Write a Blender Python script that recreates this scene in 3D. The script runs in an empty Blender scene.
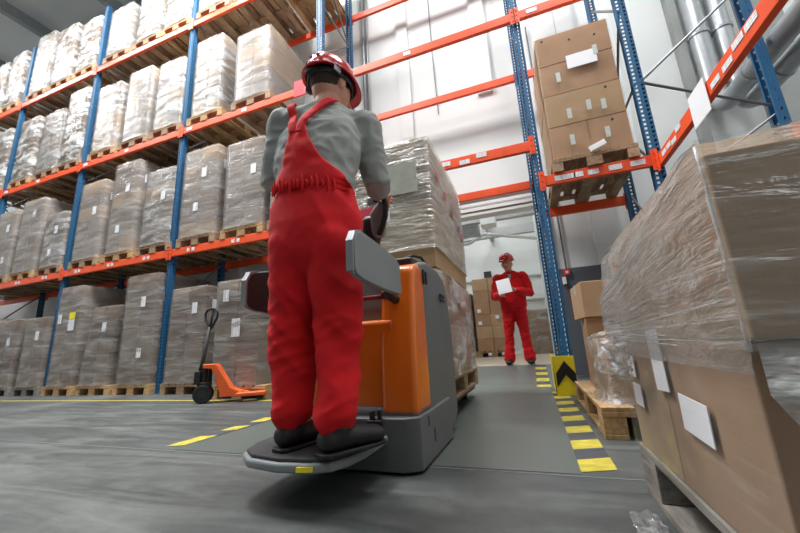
import bpy, bmesh, math, random
from mathutils import Vector, Matrix, noise
from mathutils.bvhtree import BVHTree
C = bpy.context.scene.collection
PI = math.pi
V = Vector

# ------------------------------------------------------------------ materials
class NT:
    def __init__(s, name):
        s.m = bpy.data.materials.new(name); s.m.use_nodes = True
        s.t = s.m.node_tree; s.t.nodes.clear()
        s.out = s.n('ShaderNodeOutputMaterial')
    def n(s, typ, **kw):
        nd = s.t.nodes.new(typ)
        for k, v in kw.items(): setattr(nd, k, v)
        return nd
    def l(s, a, b): s.t.links.new(a, b)
    def coord(s, scale=(1, 1, 1), rot=(0, 0, 0)):
        tc = s.n('ShaderNodeTexCoord'); mp = s.n('ShaderNodeMapping')
        mp.inputs['Scale'].default_value = scale; mp.inputs['Rotation'].default_value = rot
        s.l(tc.outputs['Object'], mp.inputs[0]); return mp.outputs[0]
    def noise(s, vec, scale, detail=4, rough=.55, dist=0.0):
        nz = s.n('ShaderNodeTexNoise'); s.l(vec, nz.inputs['Vector'])
        nz.inputs['Scale'].default_value = scale; nz.inputs['Detail'].default_value = detail
        nz.inputs['Roughness'].default_value = rough; nz.inputs['Distortion'].default_value = dist
        return nz.outputs[0]
    def ramp(s, fac, stops):
        r = s.n('ShaderNodeValToRGB'); s.l(fac, r.inputs[0]); e = r.color_ramp.elements
        while len(e) < len(stops): e.new(.5)
        for el, (p, c) in zip(e, stops):
            el.position = p; el.color = (c[0], c[1], c[2], 1) if isinstance(c, tuple) else (c, c, c, 1)
        return r.outputs[0]
    def bump(s, h, strength=.3, dist=.01):
        b = s.n('ShaderNodeBump'); s.l(h, b.inputs['Height'])
        b.inputs['Strength'].default_value = strength; b.inputs['Distance'].default_value = dist
        return b.outputs[0]
    def pbr(s, col=None, rough=.5, metal=0, normal=None, spec=.5, coat=0):
        p = s.n('ShaderNodeBsdfPrincipled')
        if col is not None:
            if isinstance(col, tuple): p.inputs['Base Color'].default_value = (*col, 1)
            else: s.l(col, p.inputs['Base Color'])
        if isinstance(rough, (int, float)): p.inputs['Roughness'].default_value = rough
        else: s.l(rough, p.inputs['Roughness'])
        p.inputs['Metallic'].default_value = metal; p.inputs['Specular IOR Level'].default_value = spec
        p.inputs['Coat Weight'].default_value = coat
        if normal is not None: s.l(normal, p.inputs['Normal'])
        return p.outputs[0]
    def done(s, sh): s.l(sh, s.out.inputs[0]); return s.m

def lin(r, g, b):
    f = lambda c: (c / 255 / 12.92) if c <= 10 else ((c / 255 + .055) / 1.055) ** 2.4
    return (f(r), f(g), f(b))
def mul(c, k): return tuple(min(1, x * k) for x in c)

def plain(name, col, rough=.5, metal=0, var=.12, sc=3, bump=0, bsc=60, coat=0, stretch=(1, 1, 1)):
    t = NT(name); v = t.coord(stretch)
    c = t.ramp(t.noise(v, sc, 5), [(.3, mul(col, 1 - var)), (.7, mul(col, 1 + var))])
    nm = t.bump(t.noise(v, bsc, 3), bump, .004) if bump else None
    return t.done(t.pbr(c, rough, metal, nm, coat=coat))

M = {}
M['blue'] = plain('blue_paint', lin(26, 90, 132), .62, var=.1, sc=8)
M['orange'] = plain('orange_paint', lin(236, 86, 42), .4, var=.08, sc=6)
M['steel'] = plain('galvanised_steel', lin(120, 124, 128), .4, .6, sc=15)
M['white'] = plain('white_wall_paint', lin(226, 230, 229), .6, var=.03, sc=.6)
M['wallgrey'] = plain('grey_dado_paint', lin(92, 95, 102), .5, var=.06, sc=1.5)
M['ceil'] = plain('ceiling_panel', lin(205, 210, 210), .6, var=.06, sc=.5)
M['rib'] = plain('ceiling_beam_paint', lin(140, 146, 148), .5, var=.1)
M['duct'] = plain('zinc_duct', lin(160, 165, 168), .35, .35, var=.12, sc=5)
M['black'] = plain('black_rubber', lin(28, 28, 30), .6, var=.2, sc=20, bump=.2)
M['mat'] = plain('rubber_mat', lin(62, 62, 64), .85, var=.1, sc=40, bump=.5, bsc=220)
M['tgrey'] = plain('truck_grey_plastic', lin(100, 104, 106), .45, var=.05, sc=4, bump=.1, bsc=250)
M['tpad'] = plain('guard_pad_grey', lin(128, 134, 136), .5, var=.06, sc=6, bump=.25, bsc=90)
M['tdark'] = plain('truck_dark_plastic', lin(40, 40, 43), .5, var=.1, bump=.15, bsc=120)
M['torange'] = plain('truck_orange_cowl', lin(226, 112, 22), .32, var=.05, sc=3, coat=.3)
M['darkred'] = plain('dark_red_bar', lin(130, 32, 28), .4)
M['jorange'] = plain('pallet_jack_orange', lin(226, 100, 45), .4, var=.1, sc=9)
M['red'] = plain('red_workwear_cloth', lin(205, 6, 20), .9, var=.1, sc=12, bump=.3, bsc=350)
M['hred'] = plain('red_hard_hat_plastic', lin(196, 22, 34), .18, var=.05, coat=.5)
M['shirt'] = plain('grey_jersey_cloth', lin(150, 155, 152), .85, var=.06, sc=25, bump=.3, bsc=300)
M['skin'] = plain('skin', lin(205, 150, 125), .5, var=.06, sc=20)
M['hair'] = plain('short_dark_hair', lin(60, 45, 38), .8, bump=.5, bsc=300)
M['paper'] = plain('white_paper', lin(238, 240, 244), .6, var=.02)
M['pink'] = plain('pink_printed_sheet', lin(225, 70, 95), .5, var=.15, sc=20)
M['redplate'] = plain('red_plate', lin(225, 45, 60), .4)
M['tape'] = plain('pale_tape', lin(190, 198, 195), .3, var=.1, sc=30)
M['yellow'] = plain('yellow_paint', lin(228, 208, 40), .45, var=.08, sc=10)
M['blackp'] = plain('black_paint', lin(26, 26, 28), .45, var=.1)
M['yel_tag'] = plain('yellow_sticker', lin(240, 225, 40), .5)
M['green'] = plain('green_paint', lin(40, 120, 70), .5)

def wood(name, c1, c2):
    t = NT(name); v = t.coord((14, 1.6, 14))
    n1 = t.noise(v, 3, 6, .65, .6); n2 = t.noise(t.coord(), 3.5, 3)
    mx = t.n('ShaderNodeMath', operation='ADD'); t.l(n1, mx.inputs[0]); t.l(n2, mx.inputs[1])
    m2 = t.n('ShaderNodeMath', operation='MULTIPLY'); t.l(mx.outputs[0], m2.inputs[0]); m2.inputs[1].default_value = .5
    c = t.ramp(m2.outputs[0], [(.36, c2), (.62, c1)])
    return t.done(t.pbr(c, .8, 0, t.bump(n1, .5, .004), .25))
M['wood'] = wood('pallet_wood', lin(205, 172, 128), lin(140, 106, 72))
M['woodold'] = wood('weathered_pallet_wood', lin(150, 146, 138), lin(84, 78, 70))
M['woodmid'] = wood('used_pallet_wood', lin(186, 158, 128), lin(112, 88, 66))

def card(name, col, var=.1):
    t = NT(name); v = t.coord()
    n = t.noise(v, 4, 5); w = t.n('ShaderNodeTexWave'); t.l(t.coord((1, 1, 1)), w.inputs[0])
    w.bands_direction = 'X'; w.inputs['Scale'].default_value = 45; w.inputs['Distortion'].default_value = .5
    c = t.ramp(n, [(.3, mul(col, 1 - var)), (.7, mul(col, 1 + var))])
    return t.done(t.pbr(c, .75, 0, t.bump(w.outputs[1], .06, .002), .25))
M['card'] = card('brown_cardboard', lin(176, 140, 108))
M['cardlight'] = card('light_cardboard', lin(192, 158, 124))
M['cardhero'] = card('dull_brown_cardboard', lin(152, 124, 100), .08)
M['cardhero2'] = card('dull_tan_cardboard', lin(160, 136, 108), .08)
M['cardgrey'] = card('greyed_cardboard', lin(150, 134, 118), .12)
M['cardtan'] = card('tan_cardboard', lin(178, 148, 112), .08)
M['carddark'] = card('umber_cardboard', lin(128, 106, 88), .12)

def film(name, base, streak, col=(.9, .92, .93), dirscale=(1.2, 1.2, 14), sc=3.0, rough=.16, bump=.6, thr=(.42, .68), rot=(0, 0, 0), ior=1.3, gloss=.55):
    """stretch film: see-through plastic with denser, whiter folds and painted highlight streaks"""
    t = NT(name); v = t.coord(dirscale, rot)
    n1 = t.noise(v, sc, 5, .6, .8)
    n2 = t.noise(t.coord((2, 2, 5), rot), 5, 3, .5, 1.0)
    fac = t.ramp(n1, [(thr[0], base), (thr[1], streak)])  # white streaks paint highlights into the film as well as dense folds
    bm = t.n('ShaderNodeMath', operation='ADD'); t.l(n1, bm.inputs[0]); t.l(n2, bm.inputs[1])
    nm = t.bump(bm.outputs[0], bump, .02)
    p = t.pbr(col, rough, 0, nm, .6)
    tr = t.n('ShaderNodeBsdfTransparent'); tr.inputs[0].default_value = (.97, .97, .97, 1)
    gl = t.n('ShaderNodeBsdfGlossy'); gl.inputs['Roughness'].default_value = .2; gl.inputs[0].default_value = (1, 1, 1, 1); t.l(nm, gl.inputs['Normal'])
    fr = t.n('ShaderNodeFresnel'); fr.inputs['IOR'].default_value = ior; t.l(nm, fr.inputs['Normal'])
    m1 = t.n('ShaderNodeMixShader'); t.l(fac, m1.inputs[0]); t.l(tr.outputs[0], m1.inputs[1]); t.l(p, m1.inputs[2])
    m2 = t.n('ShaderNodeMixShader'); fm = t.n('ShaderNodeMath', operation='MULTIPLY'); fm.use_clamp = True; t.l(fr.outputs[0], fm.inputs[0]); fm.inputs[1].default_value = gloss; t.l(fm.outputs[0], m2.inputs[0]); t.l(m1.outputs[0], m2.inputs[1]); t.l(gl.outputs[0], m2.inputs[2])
    return t.done(m2.outputs[0])
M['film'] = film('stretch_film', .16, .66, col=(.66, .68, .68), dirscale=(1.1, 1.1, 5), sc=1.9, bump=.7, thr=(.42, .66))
M['filmb'] = film('patchy_stretch_film', .08, .8, col=(.78, .81, .80), dirscale=(1.3, 1.3, 4), sc=1.7, bump=.9, thr=(.44, .60))  # strong white patches painted in for reflections, dark cartons showing between
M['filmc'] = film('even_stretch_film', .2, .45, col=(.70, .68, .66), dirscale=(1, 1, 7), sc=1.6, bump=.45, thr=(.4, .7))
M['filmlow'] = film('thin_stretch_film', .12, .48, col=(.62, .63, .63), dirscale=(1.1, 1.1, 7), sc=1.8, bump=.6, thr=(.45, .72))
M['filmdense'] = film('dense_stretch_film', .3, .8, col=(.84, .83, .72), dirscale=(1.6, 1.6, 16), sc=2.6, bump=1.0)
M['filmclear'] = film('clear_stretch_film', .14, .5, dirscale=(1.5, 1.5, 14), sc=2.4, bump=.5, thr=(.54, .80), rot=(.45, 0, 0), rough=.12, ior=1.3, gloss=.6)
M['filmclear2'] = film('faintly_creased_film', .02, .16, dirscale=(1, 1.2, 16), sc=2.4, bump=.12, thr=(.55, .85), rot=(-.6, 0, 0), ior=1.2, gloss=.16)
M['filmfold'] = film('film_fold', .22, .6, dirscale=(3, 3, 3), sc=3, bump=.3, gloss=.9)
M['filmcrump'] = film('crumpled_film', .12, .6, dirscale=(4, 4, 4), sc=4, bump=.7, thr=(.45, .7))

def floor_mat():
    t = NT('concrete_floor'); v = t.coord()
    big = t.noise(v, .7, 6, .6, .4); fine = t.noise(v, 14, 6, .7); sw = t.noise(t.coord((.5, 3, 1), (0, 0, .2)), 1.6, 6, .65, 1.5)
    a = t.n('ShaderNodeMath', operation='ADD'); t.l(big, a.inputs[0]); t.l(sw, a.inputs[1])
    b = t.n('ShaderNodeMath', operation='MULTIPLY_ADD'); t.l(fine, b.inputs[0]); b.inputs[1].default_value = .35; t.l(a.outputs[0], b.inputs[2])
    c = t.n('ShaderNodeMath', operation='MULTIPLY'); t.l(b.outputs[0], c.inputs[0]); c.inputs[1].default_value = .43
    col = t.ramp(c.outputs[0], [(.38, lin(58, 62, 63)), (.50, lin(80, 84, 83)), (.62, lin(106, 110, 107))])
    r = t.ramp(sw, [(.3, .34), (.7, .58)])
    return t.done(t.pbr(col, r, 0, t.bump(fine, .12, .004), .4))
M['floor'] = floor_mat()
M['lane'] = plain('smooth_grey_floor_paint', lin(88, 95, 91), .4, var=.08, sc=1.5, bump=.05)
M['tanfloor'] = plain('tan_floor', lin(205, 192, 172), .35, var=.06, sc=1)
M['darktape'] = plain('dark_floor_tape', lin(66, 70, 74), .6, var=.25, sc=22)
M['yeltape'] = plain('worn_yellow_floor_tape', lin(186, 172, 60), .6, var=.3, sc=16)

def label_mat():
    t = NT('printed_label'); v = t.coord((1, 1, 1))
    w = t.n('ShaderNodeTexWave'); t.l(v, w.inputs[0]); w.bands_direction = 'Z'; w.inputs['Scale'].default_value = 22; w.inputs['Distortion'].default_value = 0
    n = t.noise(t.coord((90, 90, 8)), 1, 2)
    mm = t.n('ShaderNodeMath', operation='MULTIPLY'); t.l(w.outputs[1], mm.inputs[0]); t.l(n, mm.inputs[1])
    c = t.ramp(mm.outputs[0], [(.36, lin(238, 240, 244)), (.5, lin(120, 122, 130))])
    return t.done(t.pbr(c, .5))
M['label'] = label_mat()

# ------------------------------------------------------------------ mesh helpers
class MB:
    def __init__(s): s.v = []; s.f = []; s.mi = []
    def add(s, vs, fs, mi=0):
        o = len(s.v); s.v += [tuple(x) for x in vs]; s.f += [tuple(o + i for i in f) for f in fs]; s.mi += [mi] * len(fs); return s
    def box(s, lo, hi, mi=0, mat=None, taper=None):
        x0, y0, z0 = lo; x1, y1, z1 = hi
        vs = [V((x, y, z)) for z in (z0, z1) for y in (y0, y1) for x in (x0, x1)]
        if mat: vs = [mat @ q for q in vs]
        return s.add(vs, [(0, 2, 3, 1), (4, 5, 7, 6), (0, 1, 5, 4), (2, 6, 7, 3), (0, 4, 6, 2), (1, 3, 7, 5)], mi)
    def tube(s, pts, r, n=12, mi=0, cap=True):
        pts = [V(p) for p in pts]; rs = r if isinstance(r, (list, tuple)) else [r] * len(pts)
        rings = []; up = None
        for i, p in enumerate(pts):
            d = (pts[min(i + 1, len(pts) - 1)] - pts[max(i - 1, 0)]).normalized()
            if up is None:
                a = V((0, 0, 1)) if abs(d.z) < .9 else V((0, 1, 0)); up = (a - d * a.dot(d)).normalized()
            else: up = (up - d * up.dot(d)).normalized()
            sd = d.cross(up); rr = rs[i]; ru, rv = rr if isinstance(rr, tuple) else (rr, rr)
            rings.append([p + sd * math.cos(2 * PI * k / n) * ru + up * math.sin(2 * PI * k / n) * rv for k in range(n)])
        vs = [q for rg in rings for q in rg]; fs = []
        for i in range(len(rings) - 1):
            for k in range(n):
                a = i * n + k; b = i * n + (k + 1) % n; fs.append((a, b, b + n, a + n))
        if cap: fs += [tuple(reversed(range(n))), tuple((len(rings) - 1) * n + k for k in range(n))]
        return s.add(vs, fs, mi)
    def prism(s, poly, a0, a1, axis='z', mi=0):
        """poly: 2-D outline, extruded between a0 and a1 along axis (x: outline is y,z; y: x,z; z: x,y)"""
        P = {'x': lambda p, a: (a, p[0], p[1]), 'y': lambda p, a: (p[0], a, p[1]), 'z': lambda p, a: (p[0], p[1], a)}[axis]
        n = len(poly); vs = [P(p, a0) for p in poly] + [P(p, a1) for p in poly]
        fs = [(i, (i + 1) % n, (i + 1) % n + n, i + n) for i in range(n)] + [tuple(range(n)), tuple(reversed(range(n, 2 * n)))]
        return s.add(vs, fs, mi)
    def blob(s, c, r, nu=16, nv=10, mi=0, rot=None):
        vs = []; fs = []; c = V(c)
        for j in range(1, nv):
            th = PI * j / nv
            for i in range(nu):
                q = V((math.sin(th) * math.cos(2 * PI * i / nu) * r[0], math.sin(th) * math.sin(2 * PI * i / nu) * r[1], math.cos(th) * r[2]))
                if rot: q = rot @ q
                vs.append(c + q)
        a = V((0, 0, r[2])); b = V((0, 0, -r[2]))
        if rot: a = rot @ a; b = rot @ b
        vs += [c + a, c + b]; T = len(vs) - 2
        for j in range(nv - 2):
            for i in range(nu):
                k = (i + 1) % nu; fs.append((j * nu + i, (j + 1) * nu + i, (j + 1) * nu + k, j * nu + k))
        for i in range(nu):
            k = (i + 1) % nu; fs.append((T, i, k)); fs.append((T + 1, (nv - 2) * nu + k, (nv - 2) * nu + i))
        return s.add(vs, fs, mi)
    def limb(s, pts, rs, n=16, mi=0):
        """tapered limb with round ends"""
        pts = [V(p) for p in pts]; rs = [r if isinstance(r, tuple) else (r, r) for r in rs]
        d0 = (pts[0] - pts[1]).normalized(); d1 = (pts[-1] - pts[-2]).normalized()
        P, R = [], []
        for a in (.92, .7, .38):
            k = math.sqrt(1 - a * a); m = min(rs[0]); P.append(pts[0] + d0 * m * a); R.append((rs[0][0] * k, rs[0][1] * k))
        P += pts; R += rs
        for a in (.38, .7, .92):
            k = math.sqrt(1 - a * a); m = min(rs[-1]); P.append(pts[-1] + d1 * m * a); R.append((rs[-1][0] * k, rs[-1][1] * k))
        return s.tube(P, R, n, mi)
    def mesh(s, name):
        m = bpy.data.meshes.new(name); m.from_pydata(s.v, [], s.f); m.update()
        if any(s.mi): m.polygons.foreach_set('material_index', s.mi)
        return m
    def build(s, name, mats, parent=None, bevel=0, smooth=False, loc=None, seg=2, fix=True):
        m = s.mesh(name)
        if fix:
            b = bmesh.new(); b.from_mesh(m); bmesh.ops.recalc_face_normals(b, faces=b.faces); b.to_mesh(m); b.free()
        for x in (mats if isinstance(mats, (list, tuple)) else [mats]): m.materials.append(M[x] if isinstance(x, str) else x)
        o = bpy.data.objects.new(name, m); C.objects.link(o)
        if parent: o.parent = parent
        if loc: o.location = loc
        if bevel:
            md = o.modifiers.new('b', 'BEVEL'); md.width = bevel; md.segments = seg; md.limit_method = 'ANGLE'; md.angle_limit = .6
        if smooth or bevel:
            m.polygons.foreach_set('use_smooth', [True] * len(m.polygons))
            if bevel:
                w = o.modifiers.new('w', 'WEIGHTED_NORMAL'); w.keep_sharp = False
        return o

def tag(o, label=None, cat=None, group=None, kind=None):
    if label: o['label'] = label
    if cat: o['category'] = cat
    if group: o['group'] = group
    if kind: o['kind'] = kind
    return o
def thing(name, loc, label, cat, group=None, rz=0):
    o = bpy.data.objects.new(name, None); C.objects.link(o); o.location = loc; o.rotation_euler = (0, 0, rz)
    o.empty_display_size = .1
    return tag(o, label, cat, group)
def copy_tree(o, parent=None):
    c = o.copy(); C.objects.link(c); c.parent = parent
    for ch in list(o.children): copy_tree(ch, c)
    return c
def bake(o, edit=None):
    """turn modifiers into plain mesh, optionally move vertices"""
    dg = bpy.context.evaluated_depsgraph_get(); dg.update()
    m = bpy.data.meshes.new_from_object(o.evaluated_get(dg))
    o.modifiers.clear(); o.data = m
    if edit:
        nrm = [v.normal.copy() for v in m.vertices]
        for v, n in zip(m.vertices, nrm): v.co = edit(v.co.copy(), n)
        m.update()
    m.polygons.foreach_set('use_smooth', [True] * len(m.polygons))
    return o
def fused(mb, name, mat, parent, voxel=.007, smooth=6, edit=None):
    """one continuous skin over overlapping limbs"""
    o = mb.build(name, mat, parent)
    r = o.modifiers.new('r', 'REMESH'); r.mode = 'VOXEL'; r.voxel_size = voxel
    if smooth:
        sm = o.modifiers.new('s', 'SMOOTH'); sm.factor = .5; sm.iterations = smooth
    return bake(o, edit)

def struct(mb, name, mat, **k): return tag(mb.build(name, mat, **k), kind='structure')

# ------------------------------------------------------------------ the room
BW = 5.3           # back wall
mb = MB(); mb.box((-20, -7, -.2), (6, 4.35, 0)); struct(mb, 'floor', 'floor')
# second hall lies a little higher; a ramp leads through the gate
mb = MB(); mb.box((-20, 4.35, -.2), (-2.25, BW + .3, 0)); mb.box((.42, 4.35, -.2), (6, BW + .3, 0)); struct(mb, 'floor', 'floor')
mb = MB(); mb.prism([(4.35, -.2), (4.35, 0), (5.75, .125), (5.75, -.2)], -2.25, .42, 'x'); struct(mb, 'floor', 'lane')
mb = MB(); mb.box((-12, 5.75, -.2), (4, 19, .125)); struct(mb, 'floor', 'tanfloor')
mb = MB(); mb.box((-1.9, 1.52, 0), (.10, 4.35, .0015)); struct(mb, 'floor', 'lane')
# back wall with the gate opening
mb = MB()
mb.box((-20, BW, 0), (-2.3, BW + .3, 9.6)); mb.box((-2.3, BW, 2.46), (.38, BW + .3, 9.6)); mb.box((.38, BW, 0), (6, BW + .3, 9.6))
struct(mb, 'wall_back', 'white')
mb = MB(); mb.box((.42, BW - .02, 0), (5, BW, 1.42)); struct(mb, 'trim_6', 'wallgrey')
mb = MB()
for k, z in enumerate((2.40, 2.47, 2.56, 2.66)): mb.box((-2.3, BW - .05 - .015 * (k % 2), z), (.36, BW, z + .05))
struct(mb, 'trim_1', 'white', bevel=.005)
mb = MB(); mb.box((.34, BW - .03, 0), (.44, BW + .32, 2.5)); mb.box((-2.36, BW - .03, 0), (-2.26, BW + .32, 2.5)); struct(mb, 'trim_2', 'white')
# wall pilasters, pipes on the wall
mb = MB(); mb.box((-1.72, BW - .05, 2.8), (-1.5, BW, 9.4)); mb.box((-.35, BW - .05, 4.5), (-.1, BW, 9.4)); mb.box((.95, BW - .05, 1.42), (1.2, BW, 9.4)); mb.box((1.42, BW - .04, 1.42), (1.68, BW, 9.4))
struct(mb, 'trim_3', 'white')
mb = MB(); mb.box((2.36, BW - .12, 0), (2.46, BW, 9.4)); mb.box((3.1, BW - .12, 0), (3.5, BW, 9.4)); struct(mb, 'trim_4', plain('grey_column_paint', lin(150, 154, 152), .5))
mb = MB(); mb.box((5.2, -7, 0), (5.4, BW, 9.6)); struct(mb, 'wall_right', 'white')
mb = MB(); mb.box((-20.2, -7, 0), (-20, BW, 9.6)); struct(mb, 'wall_left', 'white')
mb = MB(); mb.box((-20, -7, 9.5), (6, BW + .3, 9.7)); struct(mb, 'ceiling', 'ceil')
mb = MB()
for x in (-19, -16.5, -14, -11.5, -9, -6.5): mb.box((x, -7, 9.2), (x + .14, BW, 9.5))
for y in (-1, 1.2, 3.2, 4.6): mb.box((-20, y, 9.34), (-4, y + .12, 9.5))
struct(mb, 'trim_7', 'rib')
t = thing('ceiling_rail', (0, 0, 0), 'grey pipe run with a bend below the ceiling above the far top shelf', 'pipe')
mb = MB(); mb.tube([(-18, 4.9, 9.0), (-14.6, 4.6, 9.0), (-14.2, 4.3, 9.0), (-14.0, 3.2, 9.0), (-14.0, -2, 9.0)], .09, 12); mb.build('pipe_run', 'duct', t, smooth=True)
mb = MB(); mb.tube([(-12.2, 4.7, 9.42), (-12.2, 4.7, 8.9), (-6, 4.7, 8.9)], .035, 8); mb.build('conduit', 'steel', t, smooth=True)
# tall cable conduit on wall and hanging cord
t = thing('wall_conduit', (-2.4, BW - .04, 2.7), 'grey twin conduit running up the white wall behind the gate bay', 'pipe')
mb = MB(); mb.tube([(0, 0, 0), (0, 0, 6.6)], .03, 10); mb.tube([(.08, 0, 0), (.08, 0, 6.6)], .022, 10); mb.build('conduit', 'duct', t, smooth=True)
mb = MB(); mb.tube([(-1.05, BW - .02, 8.9), (-1.06, BW - .02, 5.6), (-1.04, BW - .02, 4.35)], .008, 6)
tag(mb.build('wall_cable', 'steel'), 'thin cable running down the white wall to a loose end', 'cable')
# ventilation ducts at right
t = thing('ventilation_duct', (2.58, 5.12, 0), 'round zinc duct behind the right rack, the one nearer the gate', 'duct', 'zinc ducts behind the right rack')
def duct(par, r, zb, x):
    pts = [(x, 0, 9.3), (x, 0, zb + .3)]
    for k in range(7): a = PI / 2 * k / 6; pts.append((x, -.28 + .28 * math.cos(a), zb + .28 - .28 * math.sin(a)))
    pts += [(x, -4.6, zb)]
    q = MB(); q.tube(pts, r, 20); q.build('duct_pipe', 'duct', par, smooth=True)
    for z in (4.3, 5.6, 7): q = MB(); q.tube([(x, 0, z), (x, 0, z + .04)], r + .012, 20); q.build('joint_ring', 'duct', par)
    for y in (-.7, -1.9, -3.1): q = MB(); q.tube([(x, y, zb), (x, y - .04, zb)], r + .012, 20); q.build('joint_ring', 'duct', par)
duct(t, .105, 3.17, 0)
t = thing('ventilation_duct', (2.83, 5.12, 0), 'round zinc duct behind the right rack, the one farther from the gate', 'duct', 'zinc ducts behind the right rack')
duct(t, .10, 3.12, 0)
# small things on wall
t = thing('alarm_box', (.545, BW - .05, 1.36), 'small red alarm box on the wall right of the gate', 'alarm')
mb = MB(); mb.box((-.04, 0, -.04), (.04, .03, .05)); mb.build('housing', 'redplate', t, bevel=.006)
mb = MB(); mb.box((-.018, -.006, -.015), (.018, .0, .02)); mb.build('push_plate', 'paper', t, bevel=.002)
mb = MB(); mb.tube([(.545, BW - .03, 1.41), (.54, BW - .03, 2.3), (.52, BW - .03, 5.5)], .012, 8)
tag(mb.build('wall_pipe', 'wallgrey'), 'thin dark pipe rising up the wall from the red alarm box', 'pipe')
mb = MB(); mb.box((.475, BW - .06, 1.2), (.52, BW - .0205, 1.3)); tag(mb.build('switch_box', 'paper', bevel=.005), 'small white switch box on the grey wall band', 'switch')

# far hall behind the gate
mb = MB(); mb.box((-12, 15, .125), (4, 15.3, 7)); struct(mb, 'wall_far', 'white')
mb = MB(); mb.box((.62, 5.6, .125), (.85, 15, 7)); struct(mb, 'wall_east', 'white')
mb = MB()
for y in (7.4, 9.6, 12): mb.box((.5, y, .125), (.62, y + .3, 7))
struct(mb, 'trim_5', 'white')
mb = MB(); mb.box((-12, 5.6, 6.4), (4, 15.3, 6.6)); struct(mb, 'ceiling', 'white')
mb = MB()
for y, z in ((8, 3.9), (10.5, 4.1), (13, 4.3)):
    mb.box((-12, y, z), (.62, y + .2, z + .35))
for x in (-6, -4.4, -2.8, -1.2): mb.box((x, 6.2, 4.7), (x + .15, 15, 4.9))
mb.box((-12, 14.9, 3.0), (.62, 15, 3.06)); mb.box((-12, 14.9, 2.05), (.62, 15, 2.1))
struct(mb, 'trim_8', plain('off_white_steel', lin(176, 176, 178), .5))
t = thing('ceiling_heater', (-1.9, 10.9, 3.9), 'white hanging heater unit with cables under the far hall beams', 'heater')
mb = MB(); mb.box((0, 0, 0), (.7, .5, .35)); mb.build('housing', 'duct', t, bevel=.02)
mb = MB(); mb.tube([(.1, .2, .35), (.1, .2, .9)], .015); mb.tube([(.6, .2, .35), (.6, .2, .9)], .015); mb.build('hanger', 'steel', t)
t = thing('ceiling_heater', (-.95, 9.2, 3.55), 'smaller white hanging unit right of the far hall heater', 'heater')
mb = MB(); mb.box((0, 0, 0), (.4, .4, .25)); mb.build('housing', 'white', t, bevel=.02)
mb = MB(); mb.tube([(.2, .2, .25), (.2, .2, .9)], .015); mb.build('hanger', 'steel', t)
mb = MB(); mb.tube([(-3, 11.5, 3.7), (-1.6, 11.5, 3.75), (-1.1, 11.5, 4.0), (.5, 11.5, 3.6)], .05, 10)
tag(mb.build('ceiling_pipe', 'white', smooth=True), 'bent white pipe under the far hall beams', 'pipe')
mb = MB(); mb.box((-1.62, 14.9, 3.15), (-1.32, 15, 3.4)); tag(mb.build('wall_vent', 'tdark'), 'small dark square vent high on the far hall wall', 'vent')

# ------------------------------------------------------------------ racks
def upright_mesh(h, name='upright', sx=1):
    """perforated C post, web faces -y, 0.10 wide, 0.07 deep"""
    q = MB(); xs = [-.05, -.040, -.016, .016, .040, .05]; pitch = .05; n = int(h / pitch)
    vs = []; fs = []
    zs = []
    for i in range(n): zs += [i * pitch, i * pitch + .028]
    zs.append(n * pitch)
    W = len(xs)
    for z in zs:
        for x in xs: vs.append((x, 0, z))
    for j in range(len(zs) - 1):
        for i in range(W - 1):
            if j % 2 == 0 and i in (1, 3): continue
            fs.append((j * W + i, j * W + i + 1, (j + 1) * W + i + 1, (j + 1) * W + i))
    q.add(vs, fs)
    for x in (-.05, .05):                       # side flanges, with holes too
        ys = [0, .028, .044, .075]; vs = [(x, y, z) for z in zs for y in ys]; fs = []
        for j in range(len(zs) - 1):
            for i in range(3):
                if j % 4 == 0 and i == 1: continue
                fs.append((j * 4 + i, j * 4 + i + 1, (j + 1) * 4 + i + 1, (j + 1) * 4 + i))
        q.add(vs, fs)
        s_ = 1 if x < 0 else -1
        q.add([(x, .075, 0), (x + s_ * .02, .075, 0), (x + s_ * .02, .075, n * pitch), (x, .075, n * pitch)], [(0, 1, 2, 3)])
    m = q.mesh(name); m.materials.append(M['blue']); return m
UM = upright_mesh(8.4)
def upright(par, x, y, flip=False, rz=0):
    o = bpy.data.objects.new('upright', UM); C.objects.link(o); o.parent = par; o.location = (x, y, 0)
    o.rotation_euler = (0, 0, PI + rz if flip else rz)
    md = o.modifiers.new('s', 'SOLIDIFY'); md.thickness = .003; md.offset = 0
    q = MB(); q.box((-.07, -.03, 0), (.07, .11, .008)); q.box((-.045, .0, 0), (.045, .07, .05)); f = q.build('foot_plate', 'blue', o)
    return o
def beam(par, x0, x1, y, z, flip=False, labels=()):
    """orange box beam; z is its mid height"""
    q = MB(); q.box((x0 + .05, y - .02, z - .06), (x1 - .05, y + .03, z + .06))
    b = q.build('beam', 'orange', par, bevel=.006)
    for xx in (x0, x1):
        q = MB()
        a, c = (xx - .005, xx + .055) if xx == x0 else (xx - .055, xx + .005)
        yy = y - .028 if not flip else y + .03
        q.box((a, yy, z - .11), (c, yy + .006, z + .11))
        xm = (a + c) / 2
        for dz in (-.07, 0, .07): q.tube([(xm, yy - (.008 if not flip else -.008), z + dz), (xm, yy + .004, z + dz)], .009, 6)
        q.build('beam_connector', 'orange', b)
    for lx, lz, w in labels:
        q = MB(); q.box((lx - w / 2, y - .0245, z + lz - .028), (lx + w / 2, y - .0205, z + lz + .028)); q.build('beam_label', 'label', b)
    return b
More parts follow.
